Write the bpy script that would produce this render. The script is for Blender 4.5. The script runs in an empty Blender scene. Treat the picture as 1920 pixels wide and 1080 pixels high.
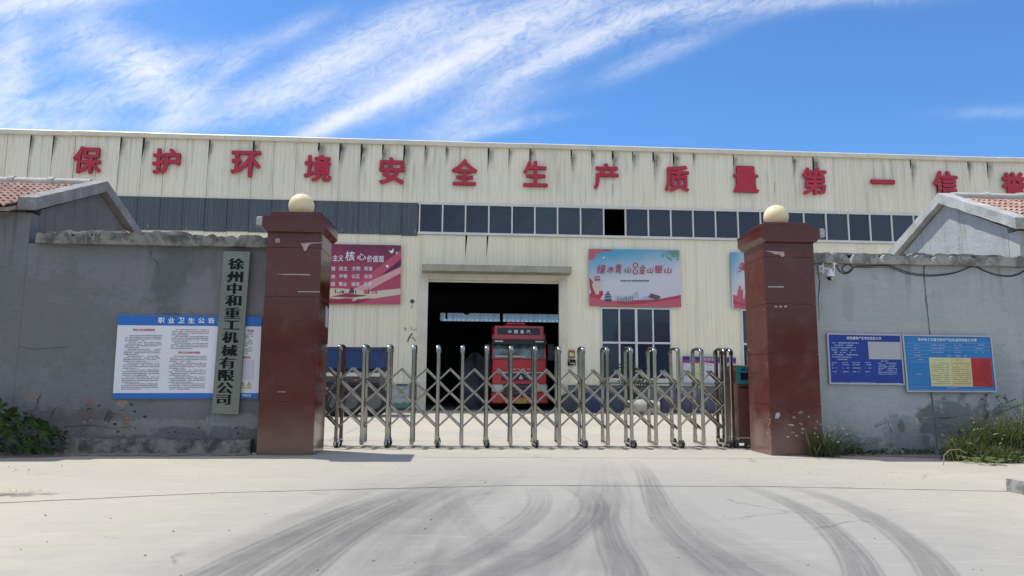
import bpy, bmesh, math, random
from mathutils import Vector, Matrix
R = math.radians
rng = random.Random(7)
scn = bpy.context.scene
col = scn.collection

# ------------------------------------------------------------------ camera
F, H, YAW, PITCH, ROLL = 1350.0, 1.15, R(3.8), R(7.5), 0.007
fw = Vector((math.sin(YAW)*math.cos(PITCH), math.cos(YAW)*math.cos(PITCH), math.sin(PITCH)))
_r = Vector((math.cos(YAW), -math.sin(YAW), 0)); _u = _r.cross(fw)
rt = _r*math.cos(ROLL) + _u*math.sin(ROLL); up = rt.cross(fw)
EYE = Vector((0, 0, H))
cd = bpy.data.cameras.new('camera'); cd.sensor_width = 36; cd.lens = 36*F/1920; cd.clip_end = 3000; cd.clip_start = .05
cam = bpy.data.objects.new('camera', cd); col.objects.link(cam)
cam.matrix_world = Matrix(((rt.x, up.x, -fw.x, 0), (rt.y, up.y, -fw.y, 0), (rt.z, up.z, -fw.z, H), (0, 0, 0, 1)))
scn.camera = cam

# ------------------------------------------------------------------ sun, sky, exposure
SUN = Vector((-1.5, 0.85, 3.8)).normalized()
sl = bpy.data.lights.new('sun', 'SUN'); sl.energy = 2.95; sl.angle = R(.53); sl.color = (1, .94, .84)
so = bpy.data.objects.new('sun', sl); col.objects.link(so)
so.rotation_euler = SUN.to_track_quat('Z', 'Y').to_euler(); so.location = (-8, 5, 30)
scn.view_settings.view_transform = 'Standard'; scn.view_settings.look = 'None'
scn.view_settings.gamma = 1; scn.view_settings.use_curve_mapping = False
scn.cycles.transparent_max_bounces = 24
scn.view_settings.exposure = 0.72
world = bpy.data.worlds.new('World'); scn.world = world; world.use_nodes = True

def ray(px, py):
    return fw + rt*((px-960)/F) + up*((540-py)/F)
def at(px, py, Y):            # the point seen at a photo pixel on the vertical plane at depth Y
    d = ray(px, py); return EYE + d*(Y/d.y)
def onz(px, py, z=0.0):
    d = ray(px, py); return EYE + d*((z-H)/d.z)

class NT:
    def __init__(s, nt): s.nt = nt; s.n = nt.nodes; s.l = nt.links
    def new(s, t, **kw):
        n = s.n.new(t)
        for k, v in kw.items(): setattr(n, k, v)
        return n
    def put(s, sock, v):
        if isinstance(v, bpy.types.NodeSocket): s.l.new(v, sock)
        elif v is not None:
            if sock.type == 'RGBA' and not hasattr(v, '__len__'): v = (v, v, v, 1)
            if sock.type == 'RGBA' and len(v) == 3: v = (*v, 1)
            sock.default_value = v
    def m(s, op, a, b=None, c=None, clamp=False):
        n = s.new('ShaderNodeMath', operation=op, use_clamp=clamp)
        for i, v in enumerate((a, b, c)):
            if v is not None: s.put(n.inputs[i], v)
        return n.outputs[0]
    def vm(s, op, a, b=None):
        n = s.new('ShaderNodeVectorMath', operation=op); s.put(n.inputs[0], a)
        if b is not None: s.put(n.inputs[1], b)
        return n.outputs[1] if op in ('DOT_PRODUCT', 'LENGTH') else n.outputs[0]
    def ramp(s, f, a, b, lo=0., hi=1., smooth=True):
        n = s.new('ShaderNodeMapRange', interpolation_type='SMOOTHSTEP' if smooth else 'LINEAR')
        for i, v in enumerate((f, a, b, lo, hi)): s.put(n.inputs[i], v)
        return n.outputs[0]
    def mix(s, f, a, b, mode='MIX'):
        n = s.new('ShaderNodeMix', data_type='RGBA', blend_type=mode)
        s.put(n.inputs[0], f); s.put(n.inputs[6], a); s.put(n.inputs[7], b); return n.outputs[2]
    def noise(s, vec, scale, det=4, rough=.55, dist=0, col=False):
        n = s.new('ShaderNodeTexNoise'); s.put(n.inputs['Vector'], vec); n.inputs['Scale'].default_value = scale
        n.inputs['Detail'].default_value = det; n.inputs['Roughness'].default_value = rough; n.inputs['Distortion'].default_value = dist
        return n.outputs[1 if col else 0]
    def scale(s, vec, sc):
        return s.vm('MULTIPLY', vec, sc)
    def comb(s, x, y, z=0.0):
        n = s.new('ShaderNodeCombineXYZ'); s.put(n.inputs[0], x); s.put(n.inputs[1], y); s.put(n.inputs[2], z); return n.outputs[0]
    def sep(s, v):
        n = s.new('ShaderNodeSeparateXYZ'); s.put(n.inputs[0], v); return n.outputs

def build_world():
    t = NT(world.node_tree); t.n.clear()
    out = t.new('ShaderNodeOutputWorld'); bg = t.new('ShaderNodeBackground'); bg.inputs[1].default_value = 0.1
    t.l.new(bg.outputs[0], out.inputs[0])
    sky = t.new('ShaderNodeTexSky', sky_type='NISHITA'); sky.sun_disc = False
    sky.sun_elevation = math.asin(SUN.z); sky.sun_rotation = math.atan2(SUN.x, SUN.y)
    sky.altitude = 0; sky.air_density = 1.0; sky.dust_density = .35; sky.ozone_density = 3.0
    geo = t.new('ShaderNodeTexCoord'); D = geo.outputs['Generated']
    x, y, z = t.sep(D)
    ysafe = t.m('MAXIMUM', y, .05); u = t.m('DIVIDE', x, ysafe); v = t.m('DIVIDE', z, ysafe)
    warp = t.noise(t.comb(u, v), 2.2, 3, .5, 0, True)
    wv = t.vm('SUBTRACT', warp, (.5, .5, .5)); wx, wy, _ = t.sep(wv)
    uu = t.m('MULTIPLY_ADD', wx, .07, u); vv = t.m('MULTIPLY_ADD', wy, .06, v)
    def uvof(px, py):
        d = ray(px, py); return d.x/d.y, d.z/d.y
    # cirrus of the view, each an elongated soft patch fixed in the sky: px, py, length, width, angle (deg, up-right positive), amount
    B = [(960, 60, 300, 50, 27, 1.25), (1130, 70, 170, 26, 25, .9), (1000, 135, 130, 20, 30, .75), (800, 150, 190, 20, 27, .7), (700, 195, 180, 11, 30, .95), (610, 240, 80, 12, 35, .7),
         (640, 110, 140, 38, 32, .85), (560, 160, 110, 26, 32, .55), (800, 45, 120, 40, 30, .8), (900, 215, 130, 26, 22, .5), (930, 243, 110, 12, 12, .45),
         (265, 125, 66, 34, -12, 1.5), (300, 160, 60, 26, -35, .8), (165, 70, 44, 55, 80, .7), (20, 140, 42, 100, 0, .95), (60, 6, 140, 20, 6, 1.6), (180, 190, 220, 22, 4, .6), (90, 232, 150, 18, 0, .75), (345, 215, 50, 22, 40, 1.0), (350, 120, 90, 20, 20, .45),
         (180, 140, 240, 90, 0, .22), (470, 215, 150, 26, 14, .45), (440, 130, 60, 20, 40, .45), (1300, 18, 190, 30, 10, .75), (1240, 105, 110, 18, 26, .5), (1560, 4, 170, 16, 4, .45), (1870, 208, 110, 12, 6, .22), (560, 60, 70, 20, 30, .4)]
    total = None
    for px, py, L, W, a, amp in B:
        cu, cv = uvof(px, py); a = R(a); L /= F; W /= F
        du = t.m('SUBTRACT', uu, cu); dv = t.m('SUBTRACT', vv, cv)
        p = t.m('ADD', t.m('MULTIPLY', du, math.cos(a)/L), t.m('MULTIPLY', dv, math.sin(a)/L))
        q = t.m('ADD', t.m('MULTIPLY', du, -math.sin(a)/W), t.m('MULTIPLY', dv, math.cos(a)/W))
        g = t.m('MULTIPLY', t.m('EXPONENT', t.m('MULTIPLY', t.m('ADD', t.m('MULTIPLY', p, p), t.m('MULTIPLY', q, q)), -.9)), amp)
        total = g if total is None else t.m('ADD', total, g)
    front = t.ramp(y, .05, .25)
    total = t.m('MULTIPLY', total, front)
    # elsewhere heavier cloud on a flat layer, added out of view for fill light
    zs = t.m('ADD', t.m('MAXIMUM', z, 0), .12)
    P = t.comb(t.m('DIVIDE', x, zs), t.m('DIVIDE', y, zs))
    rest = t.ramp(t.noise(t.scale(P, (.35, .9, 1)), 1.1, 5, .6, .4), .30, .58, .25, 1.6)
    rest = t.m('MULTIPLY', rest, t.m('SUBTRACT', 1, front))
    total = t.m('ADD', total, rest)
    ca, sa = math.cos(R(27)), math.sin(R(27))
    p = t.m('ADD', t.m('MULTIPLY', uu, ca), t.m('MULTIPLY', vv, sa)); q = t.m('SUBTRACT', t.m('MULTIPLY', vv, ca), t.m('MULTIPLY', uu, sa))
    s1 = t.noise(t.comb(t.m('MULTIPLY', p, 3), t.m('MULTIPLY', q, 19)), 1.0, 7, .6, .35)
    s2 = t.noise(t.comb(t.m('MULTIPLY', p, 34), t.m('MULTIPLY', q, 70)), 1.0, 6, .7, 1.2)
    s3 = t.noise(t.comb(t.m('MULTIPLY', u, 5), t.m('MULTIPLY', v, 9)), 1.0, 4, .6, .3)
    st = t.m('ADD', t.m('MULTIPLY', s1, .6), t.m('ADD', t.m('MULTIPLY', s2, .65), t.m('MULTIPLY', s3, .4)))
    st = t.ramp(st, .62, 1.10, .12, 1.3, False)
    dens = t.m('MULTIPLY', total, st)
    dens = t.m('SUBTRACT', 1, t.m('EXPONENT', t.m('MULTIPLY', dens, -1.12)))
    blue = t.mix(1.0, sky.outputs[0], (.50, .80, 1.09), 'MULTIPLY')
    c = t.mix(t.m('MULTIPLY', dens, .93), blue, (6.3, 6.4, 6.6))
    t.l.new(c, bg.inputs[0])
build_world()

# ------------------------------------------------------------------ materials
MAT = {}
def mat(name, color, rough=.7, metal=0, spec=.5, fn=None, **kw):
    if name in MAT: return MAT[name]
    m = bpy.data.materials.new(name); m.use_nodes = True; t = NT(m.node_tree)
    b = m.node_tree.nodes['Principled BSDF']
    t.put(b.inputs['Base Color'], color); b.inputs['Roughness'].default_value = rough
    b.inputs['Metallic'].default_value = metal; b.inputs['Specular IOR Level'].default_value = spec
    for k, v in kw.items(): b.inputs[k].default_value = v
    t.b = b; t.P = lambda: t.new('ShaderNodeTexCoord').outputs['Object']
    if fn: fn(t)
    MAT[name] = m; return m
def bump(t, h, st=.3, d=.01):
    n = t.new('ShaderNodeBump'); n.inputs['Strength'].default_value = st; n.inputs['Distance'].default_value = d
    t.put(n.inputs['Height'], h); t.l.new(n.outputs[0], t.b.inputs['Normal'])
def setc(t, c): t.l.new(c, t.b.inputs['Base Color'])
def rnd(t): return t.new('ShaderNodeObjectInfo').outputs['Random']
def island(t): return t.new('ShaderNodeNewGeometry').outputs['Random Per Island']
def plain_noise(c, var=.12, sc=3, bmp=.0, d=.005):
    def fn(t):
        P = t.P(); n = t.noise(P, sc, 6, .6); n2 = t.noise(P, sc*9, 4, .6)
        f = t.ramp(t.m('ADD', t.m('MULTIPLY', n, .7), t.m('MULTIPLY', n2, .3)), .3, .7, 1-var*1.6, 1+var, False)
        setc(t, t.mix(1, (*c, 1), t.comb(f, f, f), 'MULTIPLY'))
        if bmp: bump(t, n2, bmp, d)
    return fn

def f_panel(t):                     # cream coated sheet: runs of dirt below the eave, slight tone change sheet to sheet
    P = t.P(); x, y, z = t.sep(P)
    n = t.noise(t.scale(P, (5, 5, .35)), 1, 5, .65); n2 = t.noise(P, .35, 3, .5); n3 = t.noise(t.scale(P, (30, 30, 1.2)), 1, 4, .6)
    g = t.ramp(n2, .35, .65); c = t.mix(g, (.85, .79, .60, 1), (.82, .775, .62, 1))
    top = t.ramp(z, 7.3, 9.5); c = t.mix(t.m('MULTIPLY', top, .55), c, (.79, .76, .64, 1))
    v = t.ramp(rnd(t), 0, 1, .95, 1.04, False); c = t.mix(1, c, t.comb(v, v, v), 'MULTIPLY')
    f = t.m('MULTIPLY', t.ramp(n, .48, .75), t.ramp(z, 7.5, 11.3, .16, .6, False))
    c = t.mix(f, c, (.30, .29, .25, 1)); c = t.mix(t.m('MULTIPLY', t.ramp(n3, .55, .8), .16), c, (.34, .31, .24, 1))
    low = t.m('MULTIPLY', t.ramp(z, 2.0, 1.0), t.ramp(n, .4, .7)); c = t.mix(t.m('MULTIPLY', low, .3), c, (.3, .28, .22, 1))
    setc(t, c); bump(t, t.noise(P, 1.3, 2, .5), .25, .03)
M_panel = mat('cream_sheet', (.6, .58, .48), .55, fn=f_panel)
def f_dark(t):
    P = t.P(); x, y, z = t.sep(P); n = t.noise(t.scale(P, (14, 14, .5)), 1, 4, .6); n2 = t.noise(t.scale(P, (22, 22, 3)), 1, 3, .6)
    c = t.mix(t.ramp(n, .4, .7), (.075, .098, .115, 1), (.11, .135, .15, 1))
    c = t.mix(t.m('MULTIPLY', t.ramp(n2, .62, .72), t.ramp(z, 7.62, 7.4)), c, (.5, .5, .47, 1)); setc(t, c)
M_dark = mat('dark_sheet', (.09, .11, .13), .5, fn=f_dark)
M_trim = mat('cream_trim', (.56, .55, .46), .5, fn=plain_noise((.70, .66, .53), .12, 1.2))
M_white = mat('white_frame', (.66, .67, .65), .45, fn=plain_noise((.66, .67, .65), .1, 2))
def f_glass(t):
    v = rnd(t); setc(t, t.mix(v, (.006, .015, .040, 1), (.038, .058, .078, 1)))  # tone differs per pane, standing in for varied reflections in the glass
    bump(t, t.noise(t.P(), 1.1, 2, .5), .12, .03)
M_glass = mat('tinted_glass', (.03, .04, .06), .09, spec=.45, fn=f_glass)
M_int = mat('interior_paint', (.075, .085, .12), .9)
def f_con(t):                       # cast concrete paving, swept dust and stains
    P = t.P(); n = t.noise(P, .28, 5, .6, .4); n2 = t.noise(P, 2.2, 6, .65); n3 = t.noise(P, 42, 4, .7)
    n4 = t.noise(t.scale(P, (.5, 2.2, 1)), 1.4, 5, .6, .6)
    c = t.mix(t.ramp(n, .36, .64), (.415, .38, .31, 1), (.36, .34, .29, 1))
    c = t.mix(t.m('MULTIPLY', t.ramp(n4, .5, .7), .4), c, (.43, .395, .335, 1))
    c = t.mix(t.m('MULTIPLY', t.ramp(n2, .55, .75), .35), c, (.28, .275, .26, 1))
    c = t.mix(t.m('MULTIPLY', t.ramp(n3, .58, .75), .3), c, (.28, .27, .25, 1))
    x, y, z = t.sep(P); d = t.m('ADD', t.m('ABSOLUTE', t.m('SUBTRACT', x, 1.2)), t.m('MULTIPLY', t.m('SUBTRACT', n2, .5), 3.0))
    d = t.m('ADD', d, t.m('MULTIPLY', t.m('SUBTRACT', n, .5), 4.0))
    traffic = t.m('MULTIPLY', t.ramp(d, 5.2, 1.0), t.ramp(y, 15, 6.5))
    c = t.mix(t.m('MULTIPLY', traffic, .78), c, (.25, .25, .24, 1))
    sw = t.noise(t.vm('ADD', t.scale(P, (.7, 5.5, 1)), t.scale(P, (0, 0, 0))), 1.6, 6, .7, .8)      # faint sweeping streaks
    c = t.mix(t.m('MULTIPLY', t.ramp(sw, .5, .72), .28), c, (.50, .46, .385, 1)); c = t.mix(t.m('MULTIPLY', t.ramp(sw, .46, .3), .22), c, (.27, .255, .225, 1))
    oil = t.m('MULTIPLY', t.ramp(t.noise(P, .9, 3, .5, 1.0), .64, .72), t.ramp(n2, .35, .6)); c = t.mix(t.m('MULTIPLY', oil, .35), c, (.2, .195, .19, 1))
    vo = t.new('ShaderNodeTexVoronoi', feature='DISTANCE_TO_EDGE'); vo.inputs['Scale'].default_value = .42
    wv_ = t.vm('ADD', P, t.scale(t.noise(P, 2.0, 5, .6, 0, True), (.55, .55, 0))); t.l.new(wv_, vo.inputs['Vector'])
    ck = t.m('MULTIPLY', t.ramp(vo.outputs['Distance'], .006, .002), t.ramp(t.noise(P, .5, 2, .5), .56, .62))
    c = t.mix(t.m('MULTIPLY', ck, .4), c, (.10, .09, .075, 1))
    vv = t.noise(P, 130, 2, .6); c = t.mix(t.m('MULTIPLY', t.ramp(vv, .62, .7), .3), c, (.53, .50, .45, 1)); c = t.mix(t.m('MULTIPLY', t.ramp(vv, .36, .28), .35), c, (.2, .19, .17, 1))
    setc(t, c); bump(t, t.m('ADD', t.m('MULTIPLY', n3, 1.2), t.m('MULTIPLY', n2, 1.5)), .3, .007)
M_con = mat('concrete', (.47, .45, .40), .85, fn=f_con)
M_dirt = mat('dirt', (.2, .17, .13), .95, fn=plain_noise((.21, .175, .135), .3, 5, .6, .02))
M_gap = mat('joint_dirt', (.12, .10, .08), .95, fn=plain_noise((.13, .115, .095), .4, 9))
def wall_fn(base, alt, damp, dampz, dark_amt, patch):
    def fn(t):
        P = t.P(); x, y, z = t.sep(P); n = t.noise(P, .8, 5, .6, .3); n2 = t.noise(P, 4.5, 6, .68, .2); n3 = t.noise(t.scale(P, (3.2, 3.2, .6)), 1, 5, .6)
        c = t.mix(t.ramp(n, .36, .66), (*base, 1), (*alt, 1))
        f = t.m('MULTIPLY', t.ramp(t.m('ADD', z, t.m('MULTIPLY', t.m('SUBTRACT', n2, .5), 1.5)), dampz, dampz-.75), dark_amt)
        c = t.mix(t.m('MULTIPLY', f, t.ramp(n3, .25, .7)), c, (*damp, 1))
        c = t.mix(t.m('MULTIPLY', t.ramp(n2, .57, .72), .45), c, tuple(k*.62 for k in base)+(1,))
        c = t.mix(t.m('MULTIPLY', t.ramp(n3, .6, .8), .35), c, tuple(min(1, k*1.35) for k in alt)+(1,))
        drip = t.m('MULTIPLY', t.ramp(t.noise(t.scale(P, (7, 7, .5)), 1, 4, .6), .52, .72), t.ramp(z, 2.2, 3.4, 0, .55))
        c = t.mix(drip, c, tuple(k*.45 for k in base)+(1,))
        if patch:
            for (cx, cz, rx, rz, cc, am) in patch:
                dx = t.m('DIVIDE', t.m('SUBTRACT', x, cx), rx); dz = t.m('DIVIDE', t.m('SUBTRACT', z, cz), rz)
                r = t.m('ADD', t.m('ADD', t.m('MULTIPLY', dx, dx), t.m('MULTIPLY', dz, dz)), t.m('MULTIPLY', t.m('SUBTRACT', n2, .5), 4.5))
                c = t.mix(t.m('MULTIPLY', t.ramp(r, 1.25, .5), am), c, (*cc, 1))
        tr_ = t.noise(t.scale(P, (2.2, 2.2, 9)), 1.2, 6, .7, 1.2)                      # trowel sweeps
        c = t.mix(t.m('MULTIPLY', t.ramp(tr_, .5, .7), .22), c, tuple(min(1, k*1.45) for k in base)+(1,)); c = t.mix(t.m('MULTIPLY', t.ramp(tr_, .45, .3), .25), c, tuple(k*.6 for k in base)+(1,))
        fine = t.noise(P, 55, 4, .7); c = t.mix(t.m('MULTIPLY', t.ramp(fine, .55, .7), .3), c, tuple(k*.55 for k in base)+(1,))
        setc(t, c); bump(t, t.m('ADD', t.m('ADD', n2, t.m('MULTIPLY', tr_, .8)), t.m('MULTIPLY', fine, .4)), .6, .02)
    return fn
def wp(px, py): p = at(px, py, 12.1); return p.x, p.z
Lp = []
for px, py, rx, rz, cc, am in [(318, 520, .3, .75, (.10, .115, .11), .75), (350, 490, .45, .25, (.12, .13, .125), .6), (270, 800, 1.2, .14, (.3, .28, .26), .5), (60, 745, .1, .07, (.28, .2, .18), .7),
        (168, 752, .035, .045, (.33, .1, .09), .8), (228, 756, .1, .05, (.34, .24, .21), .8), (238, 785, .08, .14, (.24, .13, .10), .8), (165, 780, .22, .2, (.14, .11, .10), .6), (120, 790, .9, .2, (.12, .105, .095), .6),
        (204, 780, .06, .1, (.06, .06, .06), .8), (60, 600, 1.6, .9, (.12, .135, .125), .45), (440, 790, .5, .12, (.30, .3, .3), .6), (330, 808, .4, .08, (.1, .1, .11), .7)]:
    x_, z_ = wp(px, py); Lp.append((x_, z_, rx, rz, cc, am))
Rp = []
for px, py, rx, rz, cc, am in [(1800, 800, .8, .5, (.12, .135, .115), .7), (1700, 815, .5, .35, (.18, .185, .18), .5), (1620, 840, .5, .2, (.13, .15, .14), .7), (1690, 800, .06, .1, (.1, .11, .11), .7),
        (1590, 560, .12, .35, (.30, .31, .31), .5), (1750, 790, .3, .25, (.15, .15, .15), .6), (1880, 700, .3, .5, (.26, .3, .3), .5)]:
    x_, z_ = wp(px, py); Rp.append((x_, z_, rx, rz, cc, am))
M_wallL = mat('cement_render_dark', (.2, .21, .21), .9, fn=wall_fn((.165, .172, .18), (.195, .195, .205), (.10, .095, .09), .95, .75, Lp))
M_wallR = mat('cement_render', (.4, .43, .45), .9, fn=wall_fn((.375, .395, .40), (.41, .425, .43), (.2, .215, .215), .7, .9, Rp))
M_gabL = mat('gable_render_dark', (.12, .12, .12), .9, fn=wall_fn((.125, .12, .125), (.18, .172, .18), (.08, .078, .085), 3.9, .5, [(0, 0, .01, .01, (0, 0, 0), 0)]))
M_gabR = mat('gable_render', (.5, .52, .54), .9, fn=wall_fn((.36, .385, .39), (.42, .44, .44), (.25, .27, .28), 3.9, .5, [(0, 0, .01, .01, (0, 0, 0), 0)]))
M_cop = mat('coping_concrete', (.25, .25, .23), .95, fn=lambda t: (lambda P: (setc(t, t.mix(t.ramp(t.noise(P, 3.5, 6, .7, .3), .42, .62), (.25, .245, .215, 1), (.085, .085, .08, 1))), bump(t, t.noise(P, 14, 5, .7), .7, .03)))(t.P()))
M_copR = mat('coping_concrete_pale', (.32, .32, .3), .95, fn=lambda t: (lambda P: (setc(t, t.mix(t.ramp(t.noise(P, 3.5, 6, .7, .3), .42, .64), (.36, .35, .33, 1), (.15, .15, .14, 1))), bump(t, t.noise(P, 14, 5, .7), .7, .03)))(t.P()))
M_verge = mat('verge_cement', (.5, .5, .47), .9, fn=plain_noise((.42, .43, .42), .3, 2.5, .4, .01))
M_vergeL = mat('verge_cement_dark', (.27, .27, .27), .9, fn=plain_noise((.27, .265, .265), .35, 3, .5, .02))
M_ridge = mat('ridge_cement', (.5, .49, .46), .85, fn=plain_noise((.47, .46, .43), .2, 4, .3, .01))
def f_tile(t):
    P = t.P(); v = rnd(t); n = t.noise(P, 9, 5, .65)
    c = t.mix(v, (.30, .165, .13, 1), (.43, .30, .25, 1)); c = t.mix(t.m('MULTIPLY', t.ramp(n, .5, .7), .55), c, (.14, .10, .085, 1)); setc(t, c)
M_tile = mat('clay_tile', (.42, .2, .14), .85, fn=f_tile)
def f_gran(t):
    P = t.P(); n = t.noise(P, 190, 3, .7); n2 = t.noise(P, 2.5, 5, .6); v = rnd(t)
    c = t.mix(t.ramp(n, .35, .68), (.048, .010, .0075, 1), (.15, .034, .025, 1))
    f = t.ramp(v, 0, 1, .95, 1.05, False); c = t.mix(1, c, t.comb(f, f, f), 'MULTIPLY')
    x, y, z = t.sep(P); dust = t.m('MULTIPLY', t.ramp(t.m('ADD', z, t.m('MULTIPLY', n2, -.7)), .45, -.25), .5)
    c = t.mix(dust, c, (.24, .17, .14, 1)); c = t.mix(t.m('MULTIPLY', t.ramp(n2, .5, .75), .16), c, (.2, .15, .14, 1)); setc(t, c)
    rr = t.ramp(n2, .3, .7, .07, .22, False); t.l.new(rr, t.b.inputs['Roughness'])
M_gran = mat('red_granite', (.13, .04, .03), .2, spec=.42, fn=f_gran)
M_cem = mat('bare_cement', (.45, .45, .44), .95, fn=plain_noise((.42, .43, .43), .25, 6, .5))
M_bed = mat('mortar_bed', (.3, .28, .27), .95, fn=plain_noise((.34, .29, .27), .25, 8, .5))
M_chip = mat('chip_pink', (.45, .33, .31), .9, fn=plain_noise((.5, .38, .36), .3, 14))
M_globe = mat('globe_plastic', (.78, .66, .36), .35, spec=.4, fn=plain_noise((.80, .69, .40), .05, 3), **{'Subsurface Weight': .0})
def f_steel(t):
    P = t.P(); n = t.noise(t.scale(P, (60, 60, 2)), 1, 3, .6); n2 = t.noise(P, 5, 4, .6)
    setc(t, t.mix(n2, (.36, .355, .32, 1), (.46, .45, .41, 1))); t.l.new(t.ramp(n2, .3, .7, .10, .20, False), t.b.inputs['Roughness'])
M_steel = mat('stainless_steel', (.6, .59, .56), .22, metal=1, fn=f_steel)
M_steelp = mat('brushed_plate', (.42, .43, .41),   .38, metal=.35, fn=lambda t: (lambda P: (setc(t, t.mix(t.noise(t.scale(P, (3, 3, .8)), 1, 3, .5), (.13, .145, .118, 1), (.23, .245, .21, 1))),))(t.P()))
M_rub = mat('black_rubber', (.022, .022, .024), .7)
M_alu = mat('aluminium_frame', (.45, .47, .5), .4, metal=.5)
M_pwhite = mat('print_white', (.70, .71, .76), .45, fn=plain_noise((.70, .71, .76), .04, 2))
M_blueh = mat('print_blue', (.012, .14, .47), .4)
M_navy = mat('print_navy', (.006, .035, .27), .35)
M_sky = mat('print_azure', (.012, .17, .47), .35, fn=lambda t: setc(t, t.mix(t.noise(t.P(), 1.2, 3, .5), (.008, .12, .40, 1), (.02, .24, .52, 1))))
M_ink = mat('ink_black', (.010, .012, .014), .8, spec=.2)
M_inkg = mat('ink_grey', (.20, .20, .24), .6)
M_inkr = mat('ink_red', (.45, .05, .09), .6)
M_inkw = mat('ink_white', (.8, .82, .86), .5)
M_inkb = mat('ink_paleblue', (.30, .42, .68), .5)
M_cream = mat('print_cream', (.62, .58, .32), .6)
M_cream2 = mat('print_buff', (.62, .54, .27), .6)
M_redp = mat('print_red', (.45, .02, .03), .6, fn=plain_noise((.45, .02, .03), .2, 8))
M_yel = mat('print_yellow', (.55, .48, .15), .5)
M_letter = mat('letter_red', (.47, .016, .045), .45, fn=plain_noise((.49, .018, .05), .12, 2.0))
M_plastic = mat('white_plastic', (.72, .73, .74), .35)
M_blk = mat('black_plastic', (.015, .015, .017), .3)
M_cable = mat('cable_black', (.035, .038, .042), .6)
M_crack = mat('crack_dark', (.09, .095, .095), .95)
M_truck = mat('truck_red', (.50, .016, .026), .28, spec=.6, **{'Coat Weight': .4})
M_tdark = mat('truck_black', (.02, .02, .024), .4)
M_tgrey = mat('truck_grey', (.12, .12, .125), .5)
M_tglass = mat('windscreen', (.05, .10, .11), .08, spec=.7, fn=lambda t: setc(t, t.mix(t.ramp(t.noise(t.P(), 2.2, 3, .5), .4, .6), (.03, .05, .06, 1), (.12, .21, .22, 1))))
M_lamp = mat('headlight_glass', (.55, .56, .55), .2)
M_dump = mat('blue_paint', (.012, .035, .14), .5, fn=plain_noise((.014, .04, .155), .25, 1.8))
M_tarp = mat('tarpaulin', (.08, .085, .12), .7, fn=plain_noise((.085, .09, .125), .35, 2.0, .5, .05))
M_dado = mat('dado_cement', (.22, .22, .22), .9, fn=wall_fn((.22, .22, .215), (.27, .27, .26), (.12, .12, .12), .4, .5, None))
M_teal = mat('teal_panel', (.02, .23, .25), .4)
M_brown = mat('brown_mark', (.14, .07, .06), .7)

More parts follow.
